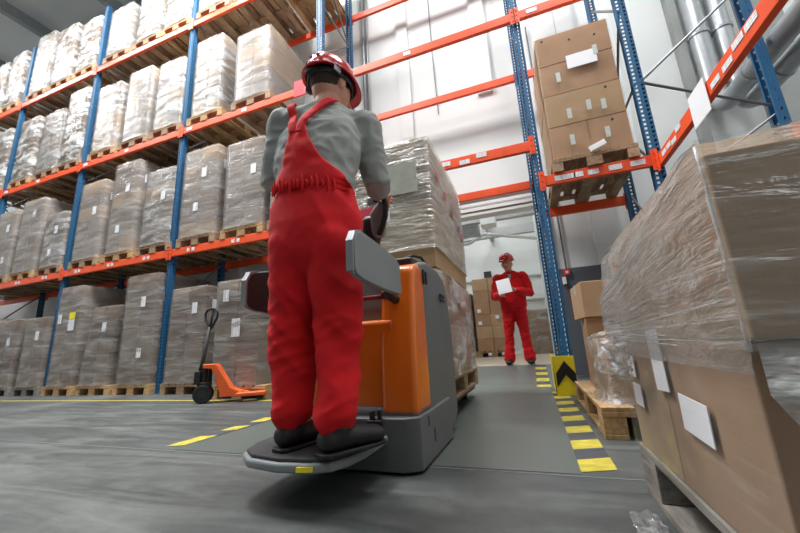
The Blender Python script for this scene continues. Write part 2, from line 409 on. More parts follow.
def braces(par, x, y0, y1, z1, axis='y'):
    z = .25; k = 0
    while z < z1:
        zn = z + .95
        for a, b in (((y0, z), (y1, z if k % 3 == 0 else zn)),) + ((((y1, z), (y0, zn)),) if k % 3 == 0 else ()):
            q = MB(); q.tube([(x, a[0], a[1]), (x, b[0], b[1])] if axis == 'y' else [(a[0], x, a[1]), (b[0], x, b[1])], .015, 6); q.build('brace', 'steel', par)
        z = zn; k += 1

LV = {'C': 2.15, 'B': 4.36, 'A': 6.65}
FY, RY = 3.93, 4.9
US = [-13.72, -10.92, -8.12, -5.32, -2.52, .28, 1.37]
rack = thing('pallet_rack', (0, 0, 0), 'long blue and orange pallet rack row along the back wall', 'rack')
for i, x in enumerate(US):
    upright(rack, x, FY - .04); upright(rack, x, RY + .04, True)
    braces(rack, x, FY + .03, RY - .03, 8)
for i in range(len(US) - 1):
    x0, x1 = US[i], US[i + 1]; wide = x1 - x0 > 2
    for lv, z in LV.items():
        if i == 4 and lv == 'C': z = 2.6
        lab = []
        if lv == 'C' and wide and i < 4:
            for j in range(3): lab += [(x0 + .42 + .9 * j, 0, .055), (x0 + .52 + .9 * j, 0, .055)]
        if lv == 'C' and i == 4: lab = [(x1 - 1.0, .005, .1), (x1 - .78, -.02, .12), (x1 - .58, .02, .12)]
        if lv == 'C' and not wide: lab = [(x0 + .25, 0, .2), (x0 + .38, 0, .09), (x0 + .52, -.005, .1), (x0 + .72, 0, .12), (x0 + .92, 0, .13)]
        if lv == 'B': lab = [(x0 + .2, 0, .12)] + ([(x0 + 1.4, 0, .1)] if wide else [])
        if lv == 'A': lab = [(x0 + 1.2, 0, .12)]
        beam(rack, x0, x1, FY - .05, z, False, lab); beam(rack, x0, x1, RY + .05, z, True)
# red plate fixed on the middle beam next to the operator's helmet
mb = MB(); mb.box((-2.92, FY - .115, 4.23), (-2.66, FY - .105, 4.5)); mb.build('warning_plate', 'redplate', rack)

rr = thing('pallet_rack', (0, 0, 0), 'blue and orange rack with a blank white sheet on its beam', 'rack')
# frames at y=4.0 and y=1.2(out of view to the right); posts at x=1.37 belongs to back row, second post x=2.42
for y in (FY,):
    upright(rr, 2.42, y, False, PI / 2)
q0 = upright(rr, 1.50, .95, False, -PI / 2); upright(rr, 2.42, .95, False, PI / 2)
def ybeam(par, x, y0, y1, z, labels=(), sheet=False):
    q = MB(); q.box((x - .025, y0, z - .06), (x + .025, y1, z + .06)); b = q.build('beam', 'orange', par, bevel=.006)
    for yy in (y0 + .03, y1 - .03):
        q = MB(); q.box((x - .035, yy - .03, z - .11), (x - .028, yy + .03, z + .11))
        for dz in (-.07, 0, .07): q.tube([(x - .042, yy, z + dz), (x - .03, yy, z + dz)], .009, 6)
        q.build('beam_connector', 'orange', b)
    for ly, lz, w in labels:
        q = MB(); q.box((x - .0295, ly - w / 2, z + lz - .022), (x - .0255, ly + w / 2, z + lz + .022)); q.build('beam_label', 'label', b)
    return b
b = ybeam(rr, 1.385, .95, FY - .07, 2.12, [(2.22, .02, .12), (2.36, .02, .12), (2.50, -.02, .12), (2.66, -.02, .12), (3.3, .03, .1), (3.42, -.02, .1), (3.54, .0, .1), (3.66, 0, .1)])
ybeam(rr, 2.44, .95, FY, 2.15); ybeam(rr, 1.385, .95, FY - .07, 4.36); ybeam(rr, 2.44, .95, FY, 4.36)
mb = MB(); mb.box((1.345, 2.76, 1.96), (1.349, 3.02, 2.22)); tag(mb.build('paper_sheet', 'paper', rr), 'blank white sheet')
for (a, z0_, b_, z1_) in ((1.39, 3.07, 2.38, 3.84), (1.39, 3.08, 2.40, 2.46), (2.40, 2.42, 1.9, 2.1), (1.46, .3, 2.38, .3), (1.46, 4.2, 2.38, 4.9)):
    q = MB(); q.tube([(a, FY, z0_), (b_, FY, z1_)], .014, 6); q.build('brace', 'steel', rr)

# ------------------------------------------------------------------ pallets
def make_pallet(mat='wood', w=.8, d=1.2, base='pallet'):
    root = thing('wooden_pallet', (0, 0, 0), '', 'pallet')
    rnd = random.Random(w * 10 + d)
    q = MB(); n = 5; bw = [.145, .1, .145, .1, .145]; gap = (w - sum(bw)) / 4; x = -w / 2
    for k in range(n):
        j = rnd.uniform(-.004, .004); q.box((x, j, .122), (x + bw[k], d + j, .144)); x += bw[k] + gap
    q.build('deck', mat, root, bevel=.002)
    for y in (0, d / 2 - .0725, d - .145):
        q = MB(); q.box((-w / 2, y, .1), (w / 2, y + .145, .122)); q.build('stringer_board', mat, root, bevel=.002)
        for xx in (-w / 2, -.0725, w / 2 - .1):
            ww = .145 if xx == -.0725 else .1
            q = MB(); q.box((xx, y + .002, .022), (xx + ww, y + .143, .1)); q.build('block', mat, root, bevel=.003)
    for xx, ww in ((-w / 2, .1), (-.0725, .145), (w / 2 - .1, .1)):
        q = MB(); q.box((xx, 0, 0), (xx + ww, d, .022)); q.build('skid_board', mat, root, bevel=.002)
    return root
PROTO = {k: make_pallet(k) for k in ('wood', 'woodmid', 'woodold')}
used = set()
def pallet(kind, loc, label, group=None, rz=0):
    o = PROTO[kind] if kind not in used else copy_tree(PROTO[kind]); used.add(kind)
    o.location = loc; o.rotation_euler = (0, 0, rz); o['label'] = label
    if group: o['group'] = group
    elif 'group' in o: del o['group']
    return o

# ------------------------------------------------------------------ film-wrapped carton stacks
def wrap_mesh(w, d, h, amp=.012, seed=0, bulge=.015, nx=9, nz=18, fold=1.0, shear=None, open_bottom=True):
    """loose wrinkled shell around a w x d x h stack (x centred, y 0..d)"""
    q = MB(); ring = []
    e = .008
    nx = max(6, nx)
    for k in range(nx): ring.append((-w / 2 - e + (w + 2 * e) * k / nx, -e, 0, -1))
    for k in range(nx): ring.append((w / 2 + e, -e + (d + 2 * e) * k / nx, 1, 0))
    for k in range(nx): ring.append((w / 2 + e - (w + 2 * e) * k / nx, d + e, 0, 1))
    for k in range(nx): ring.append((-w / 2 - e, d + e - (d + 2 * e) * k / nx, -1, 0))
    N = len(ring); vs = []
    for j in range(nz + 1):
        z = h * j / nz * 1.0 + (.006 if j == nz else 0)
        for i, (x, y, ax, ay) in enumerate(ring):
            corner = (i % nx == 0)
            u = noise.noise(V((x * 3 + seed * 7.1, y * 3, z * 9 * fold))) * .65 + noise.noise(V((x * 9, y * 9 + seed * 3.3, z * 26 * fold))) * .35
            a = amp * (u + .55) * (.15 if corner else 1)
            a += bulge * math.sin(PI * (i % nx) / nx) * .5
            if j == 0: a += amp * .5
            xx = x + ax * a; yy = y + ay * a
            sx = shear(z) if shear else 0
            vs.append((xx + sx, yy, z))
    fs = []
    for j in range(nz):
        for i in range(N):
            k = (i + 1) % N; fs.append((j * N + i, j * N + k, (j + 1) * N + k, (j + 1) * N + i))
    q.add(vs, fs)
    # top sheet
    T = len(q.v); g = nx
    sx = shear(h) if shear else 0
    tv = []
    for j in range(g + 1):
        for i in range(g + 1):
            x = -w / 2 - e + (w + 2 * e) * i / g; y = -e + (d + 2 * e) * j / g
            ed = min(i, j, g - i, g - j)
            z = h + .006 + (0 if ed == 0 else (.012 + amp * noise.noise(V((x * 6, y * 6, seed)))))
            tv.append((x + sx, y, z))
    q.add(tv, [(j * (g + 1) + i, j * (g + 1) + i + 1, (j + 1) * (g + 1) + i + 1, (j + 1) * (g + 1) + i) for j in range(g) for i in range(g)])
    return q
def stack(loc, w, d, h, rows, cols, seed, label, group=None, cardm=('cardgrey', 'carddark', 'card'), filmm='film', amp=.014, shear=None, labels=(), deep=1, rz=0, name='wrapped_carton_stack', jit=.004, wrapo=True, fold=1.0):
    root = thing(name, loc, label, 'cargo', group, rz); rnd = random.Random(seed)
    hh = h / rows
    for r in range(rows):
        cm = rnd.choice(cardm)
        for c in range(cols):
            for k in range(deep):
                x0 = -w / 2 + w * c / cols; y0 = d * k / deep
                jx = rnd.uniform(-jit, jit); jy = rnd.uniform(0, jit)
                sx = shear((r + .5) * hh) if shear else 0
                q = MB(); q.box((x0 + .004 + jx + sx, y0 + jy + .003, r * hh + .002), (x0 + w / cols - .004 + jx + sx, y0 + d / deep - .004, (r + 1) * hh - .001))
                q.build('carton', cm if rnd.random() < .8 else rnd.choice(cardm), root, bevel=.004, seg=1)
    if wrapo:
        q = wrap_mesh(w, d, h, amp, seed, shear=shear, nz=max(16, int(h * 22)), fold=fold)
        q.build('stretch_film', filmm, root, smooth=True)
    for (fx, fz, lw, lh, side, lm) in labels:
        q = MB(); sx = shear(fz * h) if shear else 0
        if side == 'f': q.box((fx * w - lw / 2 + sx, -.0285, fz * h - lh / 2), (fx * w + lw / 2 + sx, -.026, fz * h + lh / 2))
        else: q.box((w / 2 + .026 + sx, d * (fx + .5) - lw / 2, fz * h - lh / 2), (w / 2 + .0285 + sx, d * (fx + .5) + lw / 2, fz * h + lh / 2))
        q.build('shipping_label', lm, root)
    return root

LEVN = {'0': 'on the floor', 'C': 'on lowest shelf', 'B': 'on middle shelf', 'A': 'on top shelf'}
BAYN = {0: 'fourth bay from operator', 1: 'third bay from operator', 2: 'second bay from operator', 3: 'bay beside operator'}
def z0(lv): return 0 if lv == '0' else LV[lv] + .062
# (level, bay): [(x centre, top z, width, lean)]
DATA = {
 ('0', 1): [(-10.3, 1.45, .78, 0), (-9.42, 1.38, .74, .08), (-8.52, 1.36, .72, 0)],
 ('0', 2): [(-7.6, 1.84, .74, 0), (-6.68, 1.40, .72, .16), (-5.78, 1.84, .78, 0)],
 ('0', 3): [(-4.75, 1.52, .8, .03)],
 ('C', 0): [(-12.25, 3.8, .78, 0), (-11.38, 3.9, .7, 0)],
 ('C', 1): [(-10.42, 3.82, .76, 0), (-9.5, 3.92, .8, 0), (-8.6, 3.45, .74, 0)],
 ('C', 2): [(-7.55, 3.89, .76, 0), (-6.62, 4.08, .78, 0), (-5.72, 3.72, .76, 0)],
 ('C', 3): [(-4.78, 3.88, .8, 0), (-3.86, 3.78, .82, 0), (-2.98, 3.7, .78, 0)],
 ('B', 0): [(-11.4, 6.1, .8, 0)],
 ('B', 1): [(-10.3, 6.1, .78, .0), (-9.35, 6.0, .78, 0), (-8.55, 6.3, .74, 0)],
 ('B', 2): [(-7.5, 6.06, .74, 0), (-6.6, 6.1, .76, 0), (-5.74, 5.98, .74, 0)],
 ('B', 3): [(-4.8, 6.12, .66, 0), (-3.8, 5.86, .8, 0)],
 ('A', 0): [(-12.3, 8.3, .78, 0), (-11.45, 8.35, .78, 0)],
 ('A', 1): [(-10.35, 8.5, .78, 0), (-9.45, 8.35, .76, 0), (-8.55, 8.17, .76, 0)],
 ('A', 2): [(-7.5, 8.05, .76, 0), (-6.58, 7.95, .72, 0), (-5.75, 7.9, .76, 0)],
 ('A', 3): [(-4.8, 7.95, .78, 0), (-3.9, 7.9, .78, 0), (-3.0, 7.8, .7, 0)],
}
sd = 1
for (lv, bay), lst in DATA.items():
    n = len(lst)
    for j, (x, top, w, lean) in enumerate(lst):
        sd += 1
        pos = ['farthest one', 'middle one', 'nearest one'] if n == 3 else ['farther one', 'nearer one'] if n == 2 else ['']
        where = f"{LEVN[lv]}, {BAYN[bay]}" + (f", {pos[j]}" if n > 1 else '')
        zb = z0(lv)
        kind = 'wood' if (lv == '0' and bay == 2) else 'woodmid' if sd % 3 else 'wood'
        if lv == '0' and bay == 1: kind = 'woodold'
        px = x
        pallet(kind, (px, FY - .08 if lv != '0' else FY - .14, zb), ('wooden pallet ' + where).replace('  ', ' '), 'pallets in the back rack row')
        h = top - zb - .144
        look = 'tall' if h > 1.55 else 'short' if h < 1.3 else 'medium-height'
        sh = (lambda z, L=lean, H=h: L * (z / H) ** 1.5 - L * .4) if lean else None
        lm = []
        rnd = random.Random(sd * 3)
        if lv in '0C' and bay >= 1:
            lm = [(rnd.uniform(.1, .3), rnd.uniform(.6, .8), .1, .16, 'f', 'label')]
            if sd % 2: lm.append((rnd.uniform(-.1, .3), rnd.uniform(.2, .35), .1, .14, 'f', 'label'))
            if rnd.random() < .4: lm.append((-.35, .8, .1, .16, 's', 'label'))
        if lv == '0' and bay == 2 and j == 0: lm = [(-.3, .67, .1, .16, 'f', 'label'), (.25, .6, .16, .2, 'f', 'label'), (.25, .69, .16, .12, 'f', 'yel_tag')]
        cm = ('cardgrey', 'carddark') if lv in '0A' or bay < 2 else ('cardgrey', 'carddark', 'cardtan')
        stack((x, FY - .06 if lv != '0' else FY - .12, zb + .145), w * (.84 + .08 * ((sd * 7) % 5) / 4), .95, h, 6 if h > 1.5 else 5, 2, sd,
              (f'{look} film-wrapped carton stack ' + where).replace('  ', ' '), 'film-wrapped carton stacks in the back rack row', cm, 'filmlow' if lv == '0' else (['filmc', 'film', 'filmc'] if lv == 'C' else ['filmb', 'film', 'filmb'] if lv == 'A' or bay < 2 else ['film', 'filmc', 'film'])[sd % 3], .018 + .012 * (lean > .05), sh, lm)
# the stack standing forward of the rack, served by the pallet jack
pallet('wood', (-3.3, 3.36, 0), 'light wooden pallet in front of the rack with the jack forks in it', rz=0)
stack((-3.37, 3.38, .145), .66, 1.0, 1.27, 5, 2, 77, 'wrapped carton stack standing forward of the rack behind the pallet jack', None, ('cardgrey', 'carddark'), 'filmlow', .018, None,
      [(-.25, .85, .09, .15, 'f', 'label'), (.02, .53, .13, .22, 'f', 'label'), (-.2, .45, .1, .15, 's', 'label')])

# ------------------------------------------------------------------ bay right of the gate: pallet of brown boxes on the beams
pallet('woodmid', (.83, FY - .1, 2.213), 'used wooden pallet under the tall brown carton stack right of the gate')
t = stack((.83, FY - .06, 2.359), .76, .95, 1.58, 4, 1, 5, 'tall stack of plain brown cartons on the rack right of the gate', None,
          ('card', 'cardtan'), 'filmclear2', .006, None, [(.08, .72, .30, .17, 'f', 'paper')])
for fx, fz in ((-.22, .12), (.22, .12), (-.2, .32), (.06, .35), (.24, .33), (-.26, .62), (.27, .76)):
    mb = MB(); mb.box((fx * .76 - .022, -.031, fz * 1.58 - .06), (fx * .76 + .022, -.028, fz * 1.58 + .06)); mb.build('tape_strip', 'tape', t)
for fx, fz in ((-.4, .95), (-.03, .9), (.3, .88), (.3, .2), (.3, .45)):
    mb = MB(); mb.tube([(fx * .76, -.031, fz * 1.58), (fx * .76, -.027, fz * 1.58)], .014, 10); mb.build('round_sticker', 'black', t)
mb = MB(); mb.box((-.001, 0, .17), (.001, .004, .40)); mb.build('carton_seam', 'carddark', t)
mb = MB(); mb.box((-.02, -.06, .0), (.14, -.03, .06), mat=Matrix.Rotation(-.35, 4, 'Y')); mb.build('paper_tag', 'paper', t, bevel=.004)

# ------------------------------------------------------------------ right-middle pallet with loose boxes
pallet('wood', (.66, 2.02, 0), 'light wooden pallet on the floor beside the striped lane edge', None)
def box_thing(loc, w, d, h, label, mat, rz=0, name='cardboard_box', flaps=True, labels=()):
    r = thing(name, loc, label, 'box', None, rz)
    q = MB(); q.box((-w / 2, 0, 0), (w / 2, d, h)); q.build('carton', mat, r, bevel=.004)
    q = MB(); q.box((-w / 2 - .001, d / 2 - .025, h), (w / 2 + .001, d / 2 + .025, h + .0012)); q.box((-w / 2 - .0015, d / 2 - .025, h - .07), (-w / 2, d / 2 + .025, h)); q.build('packing_tape', 'tape', r)
    for (x, z, lw, lh) in labels:
        q = MB(); q.box((x - lw / 2, -.003, z - lh / 2), (x + lw / 2, -.001, z + lh / 2)); q.build('shipping_label', 'label', r)
    return r
box_thing((.51, 2.68, .145), .34, .4, .46, 'large brown box with a white label under the topmost loose box', 'card', -.05, labels=[(-.02, .36, .09, .12)])
box_thing((.49, 2.66, .607), .3, .38, .24, 'topmost brown box of the loose stack right of the gate', 'cardlight', .07)
box_thing((.82, 2.74, .145), .2, .36, .42, 'brown box right of the large labelled box, mostly hidden', 'card', 0)
t = box_thing((.49, 2.12, .145), .3, .42, .32, 'smaller box bundled in crumpled film at the front of the light pallet', 'cardtan', .0, name='wrapped_box')
q = wrap_mesh(.3, .42, .33, .035, 9, .02, 14, 18, 1.0); q.build('stretch_film', 'filmcrump', t, smooth=True)

# blue drum-like device with yellow tag behind the boxes (partly seen)
t = thing('blue_barrel', (.62, 3.5, 0), 'dark blue barrel with a yellow band half hidden behind the loose boxes', 'barrel')
mb = MB(); mb.tube([(0, 0, 0), (0, 0, .02), (0, 0, .2), (0, 0, .21), (0, 0, .4), (0, 0, .56), (0, 0, .58)], [.13, .14, .14, .147, .14, .14, .12], 24); mb.build('drum', plain('navy_plastic', lin(30, 40, 78), .4), t, smooth=True)
mb = MB(); mb.tube([(0, 0, .30), (0, 0, .36)], .145, 24); mb.build('band', 'yellow', t)

# ------------------------------------------------------------------ post guard with chevrons
t = thing('post_guard', (0, 0, 0), 'yellow and black chevron guard plate at the foot of the blue post', 'guard')
mb = MB(); mb.box((.14, 3.44, 0), (.30, 3.448, .33)); mb.box((.132, 3.44, 0), (.14, 4.02, .33)); mb.box((.14, 3.44, 0), (.30, 3.56, .008)); mb.build('plate', 'yellow', t, bevel=.002)
mb = MB()
for z in (.075, ): 
    mb.prism([(.142, z), (.22, z + .10), (.298, z), (.298, z + .11), (.22, z + .215), (.142, z + .11)], 3.436, 3.4395, 'y')
mb.build('chevron', 'blackp', t)
mb = MB(); mb.prism([(3.46, .02), (3.6, .12), (3.6, .22), (3.46, .12)], .1285, .1315, 'x'); mb.build('chevron', 'blackp', t)

# ------------------------------------------------------------------ floor marking
def stripe(name, x0, x1, ys, zf, label, skew=.0, slope=None):
    r = thing(name, (0, 0, 0), label, 'floor marking')
    for k in range(len(ys) - 1):
        a, b = ys[k], ys[k + 1]; tgt = MB()
        tgt.add([(x0(a), a, zf(a)), (x1(a), a + skew, zf(a)), (x1(b), b + skew, zf(b)), (x0(b), b, zf(b))], [(0, 1, 2, 3)]); tgt.build(*(('dark_block', 'darktape') if k % 2 else ('yellow_block', 'yeltape')), r)
ramp = lambda y, e=.0022: e + max(0, min(1, (y - 4.35) / 1.4)) * .125
ys = [1.54 + .145 * k for k in range(16)]
stripe('lane_marking', lambda y: .10, lambda y: .225, ys, ramp, 'yellow and dark block stripe on the floor along the right lane edge', .05)
ys = [4.1 + .2 * k for k in range(9)]
stripe('lane_marking', lambda y: -.03, lambda y: .11, ys, ramp, 'short far yellow and dark block stripe at the foot of the gate ramp', 0)
ys = [1.56, 1.79, 1.94, 2.07, 2.2, 2.37, 2.5, 2.7, 2.85]
stripe('lane_marking', lambda y: -2.03 - .0 * y, lambda y: -1.93, ys, lambda y: .0022, 'yellow and dark block stripe on the floor left of the operator', .04)
mb = MB(); mb.box((-14, 3.22, 0), (-1.4, 3.27, .0015)); tag(mb.build('yellow_line', 'yeltape'), 'thin yellow line painted on the floor along the rack front', 'floor marking')
# slab joint and crumpled film scrap
mb = MB(); mb.box((-20, 1.495, 0), (6, 1.503, .0012)); struct(mb, 'trim_9', plain('joint_filler', lin(112, 117, 115), .6))
mb = MB(); rnd = random.Random(4); g = 14
vs = []
for j in range(g + 1):
    for i in range(g + 1):
        u, v = i / g - .5, j / g - .5
        vs.append((.215 + u * .07 + .012 * noise.noise(V((u * 9, v * 9, 3))), 1.13 + v * .22 + .02 * noise.noise(V((u * 7, v * 7, 8))), .004 + abs(noise.noise(V((u * 8, v * 8, 0)))) * .018))
mb.add(vs, [(j * (g + 1) + i, j * (g + 1) + i + 1, (j + 1) * (g + 1) + i + 1, (j + 1) * (g + 1) + i) for j in range(g) for i in range(g)])
tag(mb.build('film_scrap', 'filmcrump', smooth=True), 'crumpled scrap of clear film on the floor by the grey pallet', 'scrap')

# ------------------------------------------------------------------ big foreground load at right
pallet('woodold', (.67, .195, 0), 'weathered grey pallet under the big wrapped boxes', None)
PROTO['woodold'].location.z = 0
hero = thing('wrapped_box_load', (0, 0, .145), 'big brown boxes under glossy clear film on the weathered grey pallet', 'cargo')
def hbox(lo, hi, mat, name='carton'):
    q = MB(); q.box(lo, hi); return q.build(name, mat, hero, bevel=.005)
hbox((.275, .64, 0), (.66, 1.03, .312), 'cardhero'); hbox((.275, 1.035, 0), (.66, 1.37, .305), 'cardhero2'); hbox((.665, .66, 0), (1.08, 1.36, .31), 'cardhero')
hbox((.275, .618, .314), (1.08, 1.36, .592), 'cardhero2')
mb = MB()
for (y, z, w, h, rx) in ((1.02, .27, .085, .14, -.05), (.86, .17, .13, .07, .05), (1.28, .24, .07, .06, .03), (1.26, .16, .08, .06, .02)):
    mb = MB(); mt = Matrix.Translation((.2665, y, z)) @ Matrix.Rotation(rx, 4, 'X'); mb.box((-.001, -w / 2, -h / 2), (.001, w / 2, h / 2), mat=mt); mb.build('shipping_label', 'paper', hero)
# film on the upper box: a loose tent over its left side and top
def hero_film():
    q = MB(); ny, nz = 44, 26; vs = []
    for j in range(nz + 1):
        for i in range(ny + 1):
            s = i / ny; tz = j / nz; y = .604 + s * .81; z = .27 + tz * .335
            pull = math.exp(-((y - 1.40) ** 2) / .02)          # gathered at far corner
            n1 = noise.noise(V((y * 4, z * 22 + y * 6, 1))) * .6 + noise.noise(V((y * 10, z * 50 + y * 14, 5))) * .4
            x = .268 - .008 * (n1 + .6) - .034 * math.exp(-((s - .93) ** 2) / .02) * math.exp(-((tz - .38) ** 2) / .14) - .010 * math.sin(PI * s) * math.sin(PI * tz)
            zz = z + .02 * pull * (.5 - tz) * 2 + .006 * n1
            vs.append((x, y, zz))
    q.add(vs, [(j * (ny + 1) + i, j * (ny + 1) + i + 1, (j + 1) * (ny + 1) + i + 1, (j + 1) * (ny + 1) + i) for j in range(nz) for i in range(ny)])
    o = len(q.v); nx = 30; vs = []                              # top sheet
    for j in range(nx + 1):
        for i in range(ny + 1):
            s = i / ny; tx = j / nx; y = .604 + s * .81; x = .262 + tx * .84
            n1 = noise.noise(V((x * 5, y * 5, 9))); z = .598 + .022 * math.sin(PI * min(1, tx * 2.2) if tx < .45 else 0) * (.5 + n1) + .006 * abs(n1) + .025 * s * math.exp(-tx * 5)
            if j == 0: z = .604
            vs.append((x, y, z))
    q.add(vs, [(j * (ny + 1) + i, j * (ny + 1) + i + 1, (j + 1) * (ny + 1) + i + 1, (j + 1) * (ny + 1) + i) for j in range(nx) for i in range(ny)])
    vs = []                                                      # front face sheet
    for j in range(nz + 1):
        for i in range(nx + 1):
            tx = i / nx; tz = j / nz; x = .262 + tx * .84; z = .30 + tz * .31
            n1 = noise.noise(V((x * 4, z * 26, 14)))
            vs.append((x, .607 - .006 * (n1 + .5), z))
    q.add(vs, [(j * (nx + 1) + i, j * (nx + 1) + i + 1, (j + 1) * (nx + 1) + i + 1, (j + 1) * (nx + 1) + i) for j in range(nz) for i in range(nx)])
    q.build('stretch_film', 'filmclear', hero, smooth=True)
    # taut folds fanning out from the gathered far corner to the near edge
    rnd = random.Random(12)
    for k in range(26):
        z1 = .30 + .30 * (k + rnd.random()) / 26; y1 = rnd.uniform(.60, .95); z0_ = .325 + .12 * k / 26; q = MB(); pts = []
        for m in range(11):
            t_ = m / 10; y = 1.40 + (y1 - 1.40) * t_; pts.append((.256 - .030 * math.exp(-((t_ - .12) ** 2) / .03) - .010 * math.sin(PI * t_) - .002 * noise.noise(V((k, t_ * 4, 0))), y, z0_ + (z1 - z0_) * t_ + .006 * noise.noise(V((k * 3.1, t_ * 3, 5)))))
        rr_ = rnd.uniform(.0008, .0022); q.tube(pts, [(rr_ * .6, rr_ * (1.5 - .9 * m / 10)) for m in range(11)], 6); q.build('film_fold', 'filmfold', hero, smooth=True)
    q = MB(); q.tube([(.264, .606, .30 + .03 * m + .0) for m in range(11)], [.0028 + .0012 * math.sin(m * 2.1) for m in range(11)], 8); q.build('film_fold', 'filmfold', hero, smooth=True)
    # gathered tails of film at the far lower corner
    q = MB(); rnd = random.Random(8); vs = []; nu, nv = 26, 20
    for j in range(nv + 1):
        for i in range(nu + 1):
            u, v = i / nu, j / nv
            y = 1.12 + .32 * u; z = .33 - .13 * v * (.5 + .5 * math.sin(PI * u)) 
            x = .245 + .022 * noise.noise(V((u * 5, v * 5, 2))) - .02 * math.sin(PI * v) + .014 * noise.noise(V((u * 16, v * 12, 7)))
            vs.append((x, y, z))
    q.add(vs, [(j * (nu + 1) + i, j * (nu + 1) + i + 1, (j + 1) * (nu + 1) + i + 1, (j + 1) * (nu + 1) + i) for j in range(nv) for i in range(nu)])
    q.build('film_tail', 'filmcrump', hero, smooth=True)
    # lower film
    q = MB(); vs = []; 
    for j in range(nz + 1):
        for i in range(ny + 1):
            s = i / ny; y = .60 + s * .79; z = .0 + j / nz * .31
            n1 = noise.noise(V((y * 5 + z * 8, z * 12 - y * 10, 3)))
            vs.append((.262 - .004 * (n1 + .6), y, z))
    q.add(vs, [(j * (ny + 1) + i, j * (ny + 1) + i + 1, (j + 1) * (ny + 1) + i + 1, (j + 1) * (ny + 1) + i) for j in range(nz) for i in range(ny)])
    vs = []
    for j in range(nz + 1):
        for i in range(nx + 1):
            x = .262 + i / nx * .84; z = j / nz * .30
            vs.append((x, .612 - .005 * noise.noise(V((x * 6, z * 16, 4))), z))
    q.add(vs, [(j * (nx + 1) + i, j * (nx + 1) + i + 1, (j + 1) * (nx + 1) + i + 1, (j + 1) * (nx + 1) + i) for j in range(nz) for i in range(nx)])
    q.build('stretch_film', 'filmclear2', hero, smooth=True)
hero_film()
q = MB(); nu, nv = 40, 16; vs = []
for j in range(nv + 1):
    for i in range(nu + 1):
        u, v = i / nu, j / nv; x = .272 + .6 * u
        vs.append((x, .604 - .034 * math.sin(PI * v) * min(1, u * 9) + .010 * noise.noise(V((u * 14, v * 5, 2))) * min(1, u * 9),   .318 - .13 * v * (.55 + .5 * abs(noise.noise(V((u * 9, 4, 1)))) * 1.6) + .012 * noise.noise(V((u * 12, v * 3, 6)))))
q.add(vs, [(j * (nu + 1) + i, j * (nu + 1) + i + 1, (j + 1) * (nu + 1) + i + 1, (j + 1) * (nu + 1) + i) for j in range(nv) for i in range(nu)])
q.build('film_tail', 'filmb', hero, smooth=True)

# ------------------------------------------------------------------ order truck
T = thing('electric_pallet_truck', (0, 0, 0), 'orange and grey electric stand-on pallet truck carrying the operator and a tall load', 'truck')
XL, XR, XC = -1.15, -.47, -.81
def side_poly():
    return [(1.43, .04), (1.42, .08), (1.42, .235), (1.47, .25), (1.50, .45), (1.52, .78), (1.58, .87), (1.72, .905), (1.95, .90), (2.08, .86), (2.16, .76), (2.19, .6), (2.2, .10), (2.12, .04)]
mb = MB(); mb.prism(side_poly(), XL + .02, XR, 'x'); mb.build('body_housing', 'tgrey', T, bevel=.022, seg=4)
mb = MB(); mb.prism([(XL, 1.42), (XL + .04, 1.373), (XR - .045, 1.373), (XR + .015, 1.41), (XR + .018, 1.95), (XL, 1.95)], .010, .206, 'z'); mb.build('base_skirt', 'tgrey', T, bevel=.007, seg=2)
# orange cowl
def pillar(x0, x1):
    q = MB(); q.prism([(1.415, .205), (1.42, .45), (1.46, .80), (1.50, .85), (1.58, .86), (1.62, .80), (1.62, .205)], x0, x1, 'x'); q.build('cowl_pillar', 'torange', T, bevel=.028, seg=4)
pillar(-.625, -.463); pillar(XL - .005, XL + .15)
mb = MB(); mb.prism([(1.44, .208), (1.44, .5), (1.425, .585), (1.44, .60), (1.50, .605), (1.6, .605), (1.6, .208)], XL + .08, -.565, 'x'); mb.build('cowl_panel', 'torange', T, bevel=.012, seg=3)
mb = MB(); mb.prism([(1.56, .66), (1.52, .69), (1.53, .84), (1.6, .85), (1.66, .66)], XL + .08, -.565, 'x'); mb.build('cowl_top', 'torange', T, bevel=.012, seg=3)
mb = MB(); mb.box((XL + .09, 1.50, .60), (-.57, 1.52, .71)); mb.build('recess_panel', 'tpad', T)
mb = MB(); mb.tube([(XL + .09, 1.465, .705), (-.57, 1.465, .705)], .011, 12); mb.build('grab_bar', 'darkred', T, smooth=True)
mb = MB(); 
for x in (XL + .12, -.60):
    mb = MB(); mb.tube([(x, 1.44, .705), (x, 1.47, .705)], .016, 12); mb.build('bar_bolt', 'tdark', T)
mb = MB()
for y, z, a, b in ((1.60, .80, .014, .034), (1.64, .80, .010, .03), (1.95, .745, .045, .01), (1.95, .72, .045, .006), (1.52, .17, .008, .02), (1.60, .10, .009, .028)):
    mb.prism([(y - a, z - b), (y + a, z - b), (y + a, z + b), (y - a, z + b)], XR + .010, XR + .0165, 'x')
mb.build('side_slot', 'black', T)
mb = MB(); mb.box((-.70, 1.56, .86), (-.50, 1.75, .90)); mb.build('battery_cover_strip', 'tdark', T, bevel=.01)
mb = MB(); mb.tube([(-.55, 1.60, .90), (-.52, 1.64, .925), (-.50, 1.72, .93), (-.49, 1.78, .90)], .008, 8); mb.build('cable', 'black', T, smooth=True)
